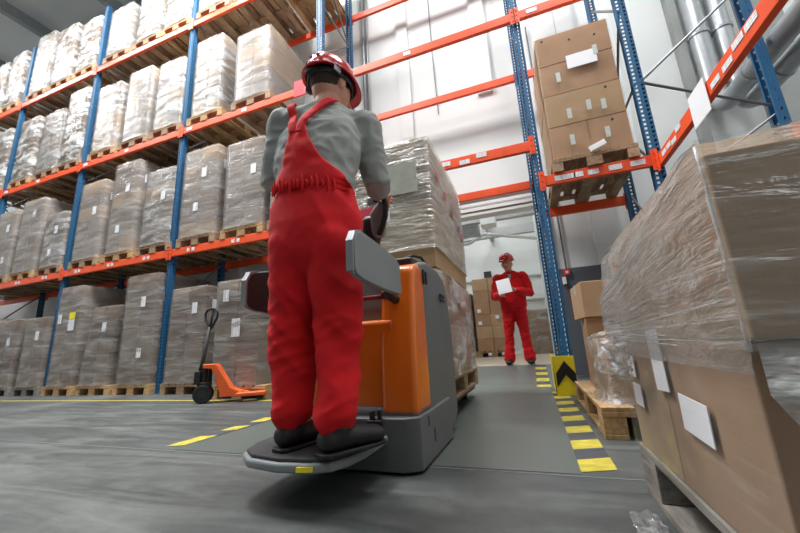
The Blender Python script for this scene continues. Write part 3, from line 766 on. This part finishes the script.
# platform
pl = [(x, y + .02) for x, y in [(-1.03, 1.36), (-1.03, 1.13), (-1.0, 1.04), (-.93, .985), (-.8, .96), (-.68, .97), (-.62, 1.0), (-.59, 1.06), (-.575, 1.15), (-.575, 1.345)]]
mb = MB(); mb.prism(pl, .118, .148, 'z'); mb.build('platform', 'tpad', T, bevel=.01, seg=3)
cx_, cy_ = -.76, 1.18
mb = MB(); mb.prism([(cx_ + (x - cx_) * .955, cy_ + (y - cy_) * .94) for x, y in pl], .147, .160, 'z'); mb.build('platform_mat', 'mat', T, bevel=.004)
mb = MB(); mb.prism([(-.72, .9785), (-.67, .9905), (-.67, 1.015), (-.72, 1.015)], .126, .14, 'z'); mb.build('platform_sticker', 'yel_tag', T)
mb = MB(); mb.box((-.665, 1.355, .162), (-.60, 1.372, .20)); mb.tube([(-.645, 1.37, .19), (-.645, 1.37, .235)], .012, 10); mb.tube([(-.612, 1.37, .19), (-.612, 1.37, .24)], .010, 10); mb.build('platform_hinge', 'black', T, bevel=.004)
# side guards
def guard(x, y0, y1, z, mat, face, tilt):
    pts = []; L = y1 - y0; H = .125
    out = [(0, .03), (.0, .115), (.02, .15), (.06, .163), (L * .5, .155 + tilt), (L * .82, .142 + tilt), (L * .97, .125 + tilt), (L, .095), (L, 0), (L * .97, -.01), (L * .5, -.01), (.05, 0), (.012, .01)]
    q = MB(); q.prism([(y0 + a, z + b) for a, b in out], x - .008, x + .013, 'x'); g = q.build('side_guard', 'tdark' if face < 0 else 'tpad', T, bevel=.012, seg=3)
    q = MB(); q.prism([(y0 + .004 + a * .985, z + .002 + b * .975) for a, b in out], x + .012 * face, x + .0185 * face, 'x'); q.build('guard_padding', mat, g, bevel=.003)
    q = MB(); q.prism([(y0 + a, z + b) for a, b in [(-.004, .02), (-.004, .118), (.018, .156), (.06, .169), (.06, .16), (.022, .147), (.004, .113), (.004, .02)]], x - .010, x + .014, 'x'); q.build('edge_trim', 'duct', g)
    q = MB(); q.tube([(x - .02 * face, y1 - .07, z + .03), (x - .05 * face, y1 + .03, z - .0), (x - .04 * face, y1 + .12, z - .02)], .02, 10); q.build('guard_bracket', 'tdark', g, smooth=True)
guard(-.505, .945, 1.36, .695, 'tpad', 1, 0)
guard(-1.05, 1.08, 1.55, .650, 'tdark', 1, .05)
# tiller with handle
mb = MB(); mb.limb([(-.70, 1.56, .84), (-.69, 1.52, .98), (-.66, 1.49, 1.08)], [(.05, .04), (.045, .035), (.06, .03)]); fused(mb, 'tiller_column', 'tdark', T, .006, 4)
mb = MB(); mb.limb([(-.64, 1.50, 1.02), (-.62, 1.46, 1.10), (-.585, 1.43, 1.12)], [(.035, .025), (.04, .028), (.032, .025)]); fused(mb, 'control_console', 'tpad', T, .005, 4)
def loop(cx, s):
    pts = [(cx, 1.43, 1.16), (cx + s * .03, 1.42, 1.18), (cx + s * .055, 1.41, 1.165), (cx + s * .068, 1.405, 1.12), (cx + s * .055, 1.42, 1.07), (cx + s * .03, 1.45, 1.04), (cx, 1.48, 1.01)]
    q = MB(); q.tube(pts, .014, 12); q.build('tiller_handle', 'black', T, smooth=True)
loop(-.625, 1); loop(-.73, -1)
mb = MB(); mb.box((-.67, 1.44, 1.15), (-.60, 1.47, 1.19)); mb.build('control_button', 'duct', T, bevel=.006)
# forks and wheels
for x in (-1.02, -.66):
    mb = MB(); mb.box((x - .08, 2.1, .06), (x + .08, 3.55, .115)); mb.build('fork', 'tdark', T, bevel=.01)
    mb = MB(); mb.tube([(x - .04, 3.3, .045), (x + .04, 3.3, .045)], .045, 20); mb.build('load_wheel', 'black', T, smooth=False)
for x in (-1.05, -.57):
    mb = MB(); mb.tube([(x - .035, 1.75, .07), (x + .035, 1.75, .07)], .07, 24); mb.build('drive_wheel', 'black', T)

# load carried by the truck
pallet('woodmid', (-.93, 2.26, .118), 'used wooden pallet on the forks of the orange truck', None)
LX, LY, LZ = -.95, 2.24, .264
H = 1.69
L = thing('wrapped_carton_load', (LX, LY, LZ), 'tall carton load in dense wrinkled film with white sheet, carried by the orange truck', 'cargo')
rnd = random.Random(3)
for r, (za, zb, cm) in enumerate(((0, .36, 'cardtan'), (.365, .72, 'card'), (.73, 1.2, 'cardtan'), (1.21, H, 'cardgrey'))):
    for k in range(2):
        q = MB(); q.box((-.4, .01 + .6 * k, za), (.4, .59 + .6 * k, zb)); q.build('carton', cm, L, bevel=.006)
q = wrap_mesh(.8, 1.2, H - .86, .012, 31, .006, 22, 52, 1.1)
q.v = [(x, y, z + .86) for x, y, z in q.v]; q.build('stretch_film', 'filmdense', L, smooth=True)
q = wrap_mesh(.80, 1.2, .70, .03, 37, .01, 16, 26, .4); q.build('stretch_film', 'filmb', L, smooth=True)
mb = MB(); mb.box((.06, -.031, 1.28), (.32, -.029, 1.52)); mb.build('shipping_label', plain('film_covered_paper', lin(196, 200, 188), .4, sc=12, var=.12), L)
mb = MB(); mb.box((.02, -.031, 1.09), (.10, -.029, 1.17)); mb.build('shipping_label', 'paper', L)
mb = MB(); mb.box((-.16, -.034, .93), (-.0, -.031, 1.22)); mb.build('printed_sheet', 'pink', L)
mb = MB()
for y, z in ((.12, 1.45), (.34, 1.38), (.62, 1.33), (.9, 1.27), (1.02, 1.22)): mb = MB(); mb.box((.4255, y, z - .035), (.4265, y + .09, z + .035), mat=None); mb.build('red_print', plain('faded_red_print', lin(190, 110, 105), .5), L)

# ------------------------------------------------------------------ manual pallet jack
J = thing('manual_pallet_jack', (-3.46, 3.05, 0), 'orange manual pallet jack with black handle in front of the rack', 'pallet jack', rz=.6)
for s in (-.035, .035):
    mb = MB(); mb.tube([(0, s - .028, .095), (0, s + .028, .095)], .095, 28); w = mb.build('steer_wheel', 'black', J, bevel=.01)
    mb = MB(); mb.tube([(0, s - .031, .095), (0, s + .031, .095)], .04, 16); mb.build('wheel_hub', 'tdark', w)
mb = MB(); mb.box((-.06, -.05, .16), (.07, .05, .22)); mb.tube([(0, 0, .2), (0, 0, .42)], .035); mb.tube([(.05, .03, .2), (.05, .03, .36)], .02); mb.box((-.09, -.06, .20), (-.03, .06, .34)); mb.build('hydraulic_pump', 'black', J, bevel=.008)
mb = MB(); mb.tube([(-.05, 0, .30), (-.03, 0, .42), (.02, 0, .82)], [.026, .022, .016], 12)
mb.build('handle_shaft', 'black', J, smooth=True)
lp = [(.02, 0, .80), (.025, -.05, .86), (.04, -.09, .92), (.05, -.095, .98), (.055, -.06, 1.02), (.058, 0, 1.03), (.055, .06, 1.02), (.05, .095, .98), (.04, .09, .92), (.025, .05, .86), (.02, 0, .80)]
# the loop is wide across the fork direction
lp = [(.03 + y * .8, -y * .55, z) for (x, y, z) in lp]
mb = MB(); mb.tube(lp, .013, 10); h_ = mb.build('handle_loop', 'black', J, smooth=True)
mb = MB(); mb.tube([(.025, 0, .80), (.045, 0, 1.03)], .012, 10); mb.build('release_lever', 'black', J, smooth=True)
mb = MB(); mb.prism([(.0, .37), (.0, .41), (.12, .41), (.15, .38), (.29, .15), (.40, .10), (.40, .055), (.18, .055), (.18, .10), (.10, .31), (.09, .36)], -.10, .10, 'y'); 
mb.build('yoke', 'jorange', J, bevel=.008)
mb = MB(); mb.box((.105, -.102, .25), (.14, -.0995, .30)); mb.build('type_plate', 'tpad', J)
for s in (-.13, .13):
    mb = MB(); mb.box((.36, s - .07, .055), (.66, s + .07, .095)); mb.build('fork', 'jorange', J, bevel=.008)
    mb = MB(); mb.tube([(.60, s - .04, .037), (.60, s + .04, .037)], .036, 16); mb.build('fork_roller', 'black', J)

# ------------------------------------------------------------------ people
def finger(mb, base, dirs, r=.008, n=3, seg=.026):
    p = V(base); pts = [p.copy()]
    for d in dirs: p = p + V(d).normalized() * seg; pts.append(p.copy())
    mb.limb(pts, [r * (1 - .09 * k) for k in range(len(pts))], 8)
def cloth(amp, sc=(1, 1, 1), seed=0, amp2=0):
    def f(co, n):
        q = V((co.x * sc[0], co.y * sc[1], co.z * sc[2])) + V((seed, 0, 0))
        a = noise.noise(q * 9) ; b = 1 - 2 * abs(noise.noise(q * 16 + V((4, 2, 1))))
        return co + n * (amp * a + amp2 * (b - .3))
    return f
def hat(parent, c, R, scale=1.0, band=True):
    """hard hat: dome, peak, rim, ridges; local -y... built around +y = front"""
    q = MB(); n, m = 40, 14; rx, ry, rz = .122 * scale, .142 * scale, .135 * scale; vs = []; 
    for j in range(m + 1):
        th = PI / 2 * j / m
        for i in range(n):
            a = 2 * PI * i / n; x = math.cos(a) * math.cos(th) * rx; y = math.sin(a) * math.cos(th) * ry; z = math.sin(th) ** .9 * rz
            rid = 0
            vs.append(V((x, y, z)) * (1 + rid / .13))
    fs = [(j * n + i, j * n + (i + 1) % n, (j + 1) * n + (i + 1) % n, (j + 1) * n + i) for j in range(m) for i in range(n)]
    o = len(vs)
    for k, (e, dz) in enumerate(((1.0, 0), (1.07, -.006), (1.10, -.012), (1.07, -.014), (.97, -.010))):
        for i in range(n):
            a = 2 * PI * i / n; f = max(0, math.sin(a)) ** 2 * (.030 * scale) * (1 if 0 < k < 4 else 0)
            vs.append(V((math.cos(a) * rx * e, math.sin(a) * ry * e + f, dz * scale - (f * .25))))
    for k in range(4):
        for i in range(n):
            a = o + k * n + i; b = o + k * n + (i + 1) % n; fs.append((a, a + n, b + n, b))
    q.add([V(c) + R @ v for v in vs], fs)
    h = q.build('hard_hat', 'hred', parent, smooth=True)
    for xo in (-.04, 0, .04):
        q = MB(); pts = []
        for k in range(15):
            a = .35 + (PI - .7) * k / 14; e = math.sqrt(max(0, 1 - (xo * scale / rx) ** 2)); pts.append(V(c) + R @ V((xo * scale, math.cos(a) * ry * e, math.sin(a) ** .9 * rz * e - .003)))
        q.tube(pts, .009 * scale, 8); q.build('hat_ridge', 'hred', h, smooth=True)
    if not band: return h
    q = MB(); ring = []
    for i in range(25):
        a = 2 * PI * i / 24; ring.append(V(c) + R @ V((math.cos(a) * rx * .86, math.sin(a) * ry * .84, -.022 * scale)))
    q.tube(ring, [(.006, .018)] * 25, 8); q.build('headband', 'tdark', h, smooth=True)
    q = MB(); q.blob(V(c) + R @ V((0, -ry * .9, -.028 * scale)), (.03, .014, .02)); q.build('adjuster_knob', 'black', h, smooth=True)
    for s in (-1, 1):
        q = MB(); q.box((-.004, -.018, -.02), (.004, .018, .02), mat=Matrix.Translation(V(c) + R @ V((s * rx * .93, -.05, -.02))) @ R.to_4x4()); q.build('strap_clip', 'duct', h, bevel=.003)
    return h
def head(mb, c, R, s=1.0):
    c = V(c)
    mb.blob(c, (.078 * s, .098 * s, .115 * s), 24, 16, rot=R)
    mb.blob(c + R @ V((0, .03, -.06)) * s, (.055 * s, .06 * s, .06 * s), 16, 12, rot=R)       # jaw
    mb.blob(c + R @ V((0, .09, -.10)) * s, (.022 * s, .02 * s, .02 * s), 10, 8, rot=R)          # chin
    mb.limb([c + R @ V((0, .092, .012)) * s, c + R @ V((0, .115, -.030)) * s], [.010 * s, .016 * s], 8)   # nose
    for k in (-1, 1):
        mb.blob(c + R @ V((k * .080, -.005, -.01)) * s, (.012 * s, .022 * s, .034 * s), 10, 8, rot=R)     # ears
        mb.blob(c + R @ V((k * .032, .088, .022)) * s, (.022 * s, .012 * s, .010 * s), 8, 6, rot=R)       # brow
def face(par, c, R, s=1.0):
    c = V(c)
    for k in (-1, 1):
        q = MB(); q.blob(c + R @ V((k * .031, .0905, .005)) * s, (.013 * s, .008 * s, .006 * s), 10, 8, rot=R); q.build('eye', 'tdark', par, smooth=True)
    q = MB(); q.limb([c + R @ V((-.022, .094, -.062)) * s, c + R @ V((0, .102, -.060)) * s, c + R @ V((.022, .094, -.062)) * s], [.004 * s, .006 * s, .004 * s], 8); q.build('mouth', plain('lips', lin(165, 85, 80), .5), par, smooth=True)

# ---- operator (seen from behind)
RH = Matrix.Rotation(-.32, 3, 'Z') @ Matrix.Rotation(-.12, 3, 'X')
hc = V((-.735, 1.235, 1.662))
LS, RS = V((-.940, 1.17, 1.488)), V((-.590, 1.27, 1.436))
LE, RE = V((-1.00, 1.17, 1.23)), V((-.552, 1.31, 1.18))
LHd, RHd = V((-.845, 1.42, 1.15)), V((-.603, 1.42, 1.188))
LK, RK = V((-.846, 1.13, .56)), V((-.66, 1.14, .55))
LH_, RH_ = V((-.822, 1.12, .92)), V((-.665, 1.13, .92))
LA, RA = V((-.820, 1.10, .25)), V((-.625, 1.065, .24))
mb = MB(); head(mb, hc, RH)
mb.limb([hc + V((0, -.01, -.04)), hc + V((-.01, -.035, -.15)), hc + V((-.012, -.05, -.2))], [.058, .060, .07])
mb.limb([(-.755, 1.12, .95), (-.755, 1.12, 1.12), (-.765, 1.16, 1.32), (-.762, 1.19, 1.46)], [(.15, .09), (.13, .085), (.155, .09), (.10, .07)])
for a, b, c_, d in ((LS, LE, LHd, -1), (RS, RE, RHd, 1)):
    mb.limb([a, (a + b) / 2, b, (b + c_) / 2, c_], [.05, .045, .038, .034, .026])
for a, b, c_ in ((LH_, LK, LA), (RH_, RK, RA)):
    mb.limb([a, (a + b) / 2, b, (b + c_) / 2, c_], [.085, .075, .055, .05, .038]); mb.limb([c_, c_ + V((0, .10, -.06))], [.035, .03])
for hd, s in ((RHd, 1), (LHd, -1)):
    mb.limb([hd, hd + V((-.01 * s, .035, .0)), hd + V((-.012 * s, .06, .0))], [(.020, .026), (.018, .036), (.016, .036)], 12)
    for k in range(4):
        b = hd + V((-.012 * s, .062, .026 - .0185 * k)); L_ = [.026, .029, .027, .022][k]
        finger(mb, b, [(.25 * s, 1, 0), (.9 * s, .4, -.1), (.8 * s, -.7, -.15)], .0085, 3, L_)
    finger(mb, hd + V((-.006 * s, .02, .028)), [(.2 * s, .8, .6), (.6 * s, .8, .1)], .0095, 2, .028)
op = fused(mb, 'person', 'skin', None, .0055, 3)
tag(op, 'person in red overalls, grey shirt and hard hat standing on the truck platform', 'person')
# hair
mb = MB(); mb.blob(hc + V((0, -.012, .012)), (.082, .098, .085), 20, 14, rot=RH); mb.build('hair', 'hair', op, smooth=True)
hat(op, hc + RH @ V((0, -.005, .036)), RH, .90)
# shirt
mb = MB()
mb.limb([(-.755, 1.13, .98), (-.752, 1.13, 1.10), (-.765, 1.155, 1.25), (-.77, 1.175, 1.36), (-.766, 1.20, 1.45)], [(.175, .11), (.165, .11), (.195, .12), (.20, .115), (.15, .09)], 28)
mb.limb([LS + V((.05, 0, -.02)), (LS + RS) / 2 + V((0, -.01, .01)), RS + V((-.05, 0, -.015))], [(.075, .08), (.085, .10), (.075, .08)], 20)
mb.limb([(LS + RS) / 2 + V((0, -.01, .0)), hc + V((-.008, -.045, -.165))], [.09, .066], 20)
for e_ in (LS, RS): mb.limb([hc + V((-.005, -.045, -.15)), hc * .45 + e_ * .55 + V((0, -.01, -.075)), e_ + V((0, 0, -.012))], [.058, .066, .066], 18)
for a, b, c_ in ((LS, LE, LHd), (RS, RE, RHd)):
    mb.limb([a, a * .6 + b * .4, b, b * .6 + c_ * .4, b * .18 + c_ * .82], [.078, .068, .06, .055, .042], 18)
shirt = fused(mb, 'shirt', 'shirt', op, .008, 8, cloth(.006, (1, 1, 1.3), 3, .005))
# trousers of the overalls
mb = MB()
mb.limb([(-.750, 1.13, .86), (-.752, 1.13, .95), (-.755, 1.13, 1.03), (-.752, 1.135, 1.06)], [(.186, .135), (.193, .138), (.184, .13), (.180, .125)], 28)
for a, b, c_, s in ((LH_, LK, LA, -1), (RH_, RK, RA, 1)):
    a2 = a + V((-.008 * s, 0, -.04))
    mb.limb([a2, a2 * .5 + b * .5 + V((0, 0, 0)), b + V((0, 0, .05)), b + V((0, -.005, -.06)), (b + c_) / 2 - V((0, 0, .03)), c_ + V((0, 0, .03))], [(.112, .125), (.098, .110), (.080, .092), (.076, .086), (.071, .08), (.064, .08)], 22)
def trouser(co, n):
    q = co.copy(); k = .008 + .007 * max(0, 1 - abs(q.z - .56) / .22) + .008 * max(0, 1 - (q.z - .2) / .25)
    hem = .205
    s = V((q.x * 6 + q.z * 3, q.y * 5 + 3, q.z * 8 + q.x * 9)); r = 1 - 2.2 * abs(noise.noise(s))
    r2 = 1 - 3 * abs(noise.noise(V((q.x * 7 + q.z * 6, q.y * 6 + 9, q.z * 19 - q.x * 10))))
    k2 = .0045 * (max(0, 1 - abs(q.z - .52) / .25) + max(0, 1 - abs(q.z - .24) / .12) + .5 * max(0, 1 - abs(q.z - .84) / .14))
    q = q + n * (k * (r - .3) + .006 * noise.noise(q * 7) + k2 * r2)
    if q.z < hem: q.z = hem + (q.z - hem) * .05
    return q
tr = fused(mb, 'overalls', 'red', op, .008, 7, trouser)
# bib + straps laid on the shirt's back
dgm = shirt.data
def bvh(o): return BVHTree.FromPolygons([v.co for v in o.data.vertices], [tuple(p.vertices) for p in o.data.polygons])
bt = bvh(shirt)
def drape(name, rows, cols, off=.006, thick=.005):
    """rows of (z, x left, x right) laid on the surface from behind"""
    q = MB(); R_ = []
    K = 6
    for i in range(len(rows) - 1):
        for k in range(K): 
            t_ = k / K; a, b = rows[i], rows[i + 1]; R_.append(tuple(a[c_] * (1 - t_) + b[c_] * t_ for c_ in range(4)))
    R_.append(rows[-1]); vs = []; last = 1.05
    for (xl, zl, xr, zr) in R_:
        for k in range(cols + 1):
            t_ = k / cols; x = xl + (xr - xl) * t_; z = zl + (zr - zl) * t_
            hit = bt.ray_cast(V((x, .6, z)), V((0, 1, 0)))
            y = hit[0].y if hit[0] is not None and hit[0].y < 1.35 else last
            last = y; vs.append((x, y - off, z))
    q.add(vs, [(j * (cols + 1) + i, j * (cols + 1) + i + 1, (j + 1) * (cols + 1) + i + 1, (j + 1) * (cols + 1) + i) for j in range(len(R_) - 1) for i in range(cols)])
    o = q.build(name, 'red', op, smooth=True); md = o.modifiers.new('s', 'SOLIDIFY'); md.thickness = thick + off * .5; md.offset = -1
    md2 = o.modifiers.new('m', 'SMOOTH'); md2.iterations = 3
    return o
BIB = [(-.90, 1.09, -.575, 1.05), (-.875, 1.12, -.565, 1.08), (-.838, 1.18, -.60, 1.13), (-.832, 1.22, -.65, 1.175), (-.824, 1.27, -.688, 1.235), (-.816, 1.33, -.728, 1.31), (-.812, 1.375, -.742, 1.355)]
drape('bib', BIB, 16, .008)
drape('strap', [(-.814, 1.33, -.776, 1.33), (-.828, 1.38, -.79, 1.38), (-.848, 1.44, -.810, 1.44), (-.868, 1.50, -.832, 1.50), (-.892, 1.56, -.856, 1.56)], 4, .010)
drape('strap', [(-.788, 1.33, -.748, 1.32), (-.780, 1.38, -.742, 1.36), (-.768, 1.42, -.73, 1.395), (-.74, 1.475, -.702, 1.452), (-.70, 1.54, -.66, 1.525)], 4, .010)
# elastic waist gathers
mb = MB()
for k in range(16):
    x = -.885 + .018 * k; z = 1.10 - .10 * (x + .885); y = 1.13 - .131 * math.sqrt(max(0, 1 - ((x + .755) / .186) ** 2))
    h_ = .022 + .012 * math.sin(k * 2.3); mb.limb([(x, y, z - h_), (x + .003, y - .001, z), (x - .002, y, z + h_)], [.003, .0055, .003], 8)
mb.build('waist_gather', 'red', op, smooth=True)
# shoes
for a, ang in ((LA, -.25), (RA, -.5)):
    f = V((a.x, a.y - .005, .162)); Rz = Matrix.Rotation(ang, 3, 'Z'); mb = MB()
    W = lambda x, y, z: f + Rz @ V((x, y, z))
    mb.limb([W(0, -.03, .045), W(0, .04, .045), W(0, .15, .033)], [(.042, .036), (.044, .036), (.046, .028)], 20); mb.limb([W(0, 0, .05), W(0, .005, .10)], [.045, .045], 16)
    sh = fused(mb, 'shoe', 'black', op, .005, 3)
    mb = MB(); mb.prism([tuple(W(x, y, 0)[:2]) for x, y in [(-.022, -.066), (.022, -.066), (.038, -.05), (.043, -.01), (.045, .13), (.03, .18), (0, .19), (-.03, .18), (-.045, .13), (-.043, -.01), (-.038, -.05)]], .1605, .174, 'z'); mb.build('sole', 'black', sh, bevel=.004)

# ---- second worker, facing the camera, reading a sheet
B = V((-.235, 5.92, .125))
def P(x, y, z): return B + V((x, y, z))
RW = Matrix.Rotation(PI - .2, 3, 'Z') @ Matrix.Rotation(-.1, 3, 'X')
hc2 = P(-.02, -.05, 1.585)
mb = MB(); head(mb, hc2, RW)
mb.limb([hc2 + V((0, .01, -.04)), P(0, .0, 1.44), P(0, 0, 1.38)], [.055, .058, .065])
mb.limb([P(0, 0, .95), P(0, 0, 1.15), P(0, 0, 1.35)], [(.14, .09), (.14, .09), (.15, .09)])
arms2 = ((P(.19, 0, 1.36), P(.27, .0, 1.09), P(.06, -.27, 1.12), 1), (P(-.19, 0, 1.36), P(-.26, -.03, 1.07), P(-.15, -.28, 1.06), -1))
for a, b, c_, s in arms2: mb.limb([a, b, c_], [.05, .04, .028])
for s in (-1, 1): mb.limb([P(.09 * s, 0, .9), P(.105 * s, -.01, .5), P(.12 * s, .0, .1)], [.08, .055, .04])
for a, b, c_, s in arms2:
    d = (c_ - b).normalized(); mb.limb([c_, c_ + d * .05 + V((0, 0, .01))], [(.026, .02), (.034, .018)], 10)
    for k in range(4): finger(mb, c_ + d * .055 + V((0, -.005, .03 - .02 * k)), [d, d + V((-.2 * s, -.1, -.2)), d + V((-.4 * s, .4, -.3))], .009, 3, .024)
    finger(mb, c_ + d * .02 + V((0, -.02, .025)), [d + V((0, -.5, .5)), d], .010, 2, .028)
w2 = fused(mb, 'person', 'skin', None, .007, 3)
tag(w2, 'person in red jacket, trousers and hard hat standing at the gate reading a white sheet', 'person')
face(w2, hc2, RW)
mb = MB(); mb.blob(hc2 + V((0, .012, .012)), (.081, .098, .09), 18, 12, rot=RW); mb.build('hair', 'hair', w2, smooth=True)
hat(w2, hc2 + RW @ V((0, -.002, .062)), RW, .95, False)
mb = MB()
mb.limb([P(0, 0, .90), P(0, 0, 1.0), P(0, 0, 1.15), P(0, 0, 1.30), P(0, 0, 1.38)], [(.20, .14), (.205, .145), (.20, .14), (.20, .13), (.15, .10)], 26)
mb.limb([P(-.15, 0, 1.36), P(0, 0, 1.40), P(.15, 0, 1.36)], [(.08, .07), (.085, .08), (.08, .07)], 18)
for a, b, c_, s in arms2: mb.limb([a, a * .5 + b * .5, b, b * .5 + c_ * .5, b * .14 + c_ * .86], [.088, .082, .076, .068, .052], 18)
fused(mb, 'jacket', 'red', w2, .01, 6, cloth(.010, (1, 1, 1.4), 7, .006))
mb = MB(); mb.limb([P(-.05, -.02, 1.44), P(-.075, -.10, 1.39), P(-.03, -.135, 1.31)], [.02, .024, .01], 10); mb.limb([P(.05, -.02, 1.44), P(.075, -.10, 1.39), P(.03, -.135, 1.31)], [.02, .024, .01], 10); mb.build('collar', 'red', w2, smooth=True)
mb = MB(); mb.prism([(B.x - .028, 1.40 + .125), (B.x + .028, 1.40 + .125), (B.x, 1.27 + .125)], B.y - .128, B.y - .09, 'y'); mb.build('undershirt', 'shirt', w2)
mb = MB(); mb.limb([P(0, 0, .86), P(0, 0, .98)], [(.175, .125), (.18, .125)], 24)
for s in (-1, 1): mb.limb([P(.085 * s, 0, .85), P(.10 * s, -.01, .66), P(.115 * s, -.015, .48), P(.13 * s, 0, .28), P(.15 * s, 0, .10)], [(.10, .11), (.090, .10), (.072, .08), (.070, .08), (.084, .095)], 20)
fused(mb, 'trousers', 'red', w2, .01, 5, cloth(.010, (1, 1, 2), 2, .008))
for s in (-1, 1):
    mb = MB(); mb.limb([P(.145 * s, .05, .045), P(.15 * s, -.04, .045), P(.165 * s, -.15, .035)], [(.045, .042), (.05, .042), (.048, .032)], 14); fused(mb, 'shoe', 'black', w2, .007, 3)
mb = MB(); mt = Matrix.Translation(P(-.06, -.36, 1.17)) @ Matrix.Rotation(-.16, 4, 'Y') @ Matrix.Rotation(-.45, 4, 'X'); mb.box((-.13, -.001, -.11), (.075, .001, .15), mat=mt)
tag(mb.build('paper_sheet', 'paper'), 'white sheet of paper held by the worker at the gate', 'paper')

# ------------------------------------------------------------------ far hall goods
fy = 9.3
pallet('woodmid', (-.95, fy - .02, .126), 'wooden pallet under the brown carton stack in the far hall', None)
stack((-.95, fy, .271), .8, 1.0, 1.85, 6, 2, 51, 'brown carton stack in the far hall left of the standing worker', None, ('card', 'cardlight'), 'filmclear2', .004, labels=[(-.35, .55, .09, .09, 'f', 'paper'), (-.35, .38, .09, .09, 'f', 'paper'), (.2, .45, .09, .09, 'f', 'paper')])
pallet('woodmid', (-1.75, fy + .08, .126), 'wooden pallet under the dark carton stack in the far hall', None)
stack((-1.72, fy + .1, .271), .6, 1.0, 1.5, 4, 2, 52, 'dark brown carton stack in the far hall beside the truck load', None, ('carddark',), 'filmlow', .006)
stack((.12, 10.2, .126), .62, .8, 1.15, 3, 2, 53, 'lower carton stack in the far hall right of the standing worker', None, ('cardtan', 'cardlight'), 'film', .01)

# ------------------------------------------------------------------ light
def area(name, loc, size, power, rot=(0, 0, 0), col=(1, 1, 1)):
    l = bpy.data.lights.new(name, 'AREA'); l.shape = 'RECTANGLE'; l.size, l.size_y = size; l.energy = power; l.color = col
    o = bpy.data.objects.new(name, l); C.objects.link(o); o.location = loc; o.rotation_euler = rot; return o
for x in (-13, -8.5, -4, 1.5):
    area('ceiling_lamp', (x, 2.0, 9.1), (3.2, 1.8), 400 if x != -4 else 720)
    area('ceiling_lamp', (x, -3, 9.1), (3.2, 1.8), 105)
area('ceiling_lamp', (-4.0, 2.6, 8.9), (1.6, .5), 220)
for x, y in ((-1.5, 8), (-4, 8), (-1.5, 12.5)): area('far_hall_lamp', (x, y, 6.2), (2, 1), 95)
w = bpy.data.worlds.new('world'); bpy.context.scene.world = w; w.use_nodes = True
w.node_tree.nodes['Background'].inputs[0].default_value = (.92, .96, 1, 1); w.node_tree.nodes['Background'].inputs[1].default_value = .07

# ------------------------------------------------------------------ camera
yaw, pitch, roll, fpx, hcam = -.3447, .2264, -.0546, 351.89, .4751
cy, sy, cp, sp, cr, sr = math.cos(yaw), math.sin(yaw), math.cos(pitch), math.sin(pitch), math.cos(roll), math.sin(roll)
f = V((sy * cp, cy * cp, sp)); r0 = V((cy, -sy, 0)); u0 = r0.cross(f)
r = r0 * cr + u0 * sr; u = -r0 * sr + u0 * cr
cam = bpy.data.cameras.new('camera'); cam.sensor_width = 36; cam.lens = fpx * 36 / 800; cam.clip_start = .02; cam.clip_end = 100
co = bpy.data.objects.new('camera', cam); C.objects.link(co)
co.matrix_world = Matrix(((r.x, u.x, -f.x, 0), (r.y, u.y, -f.y, 0), (r.z, u.z, -f.z, hcam), (0, 0, 0, 1)))
S = bpy.context.scene; S.camera = co
S.view_settings.view_transform = 'Standard'; S.view_settings.look = 'None'; S.view_settings.exposure = 0; S.view_settings.gamma = 1
S.cycles.max_bounces = 8; S.cycles.transparent_max_bounces = 16; S.cycles.use_denoising = True
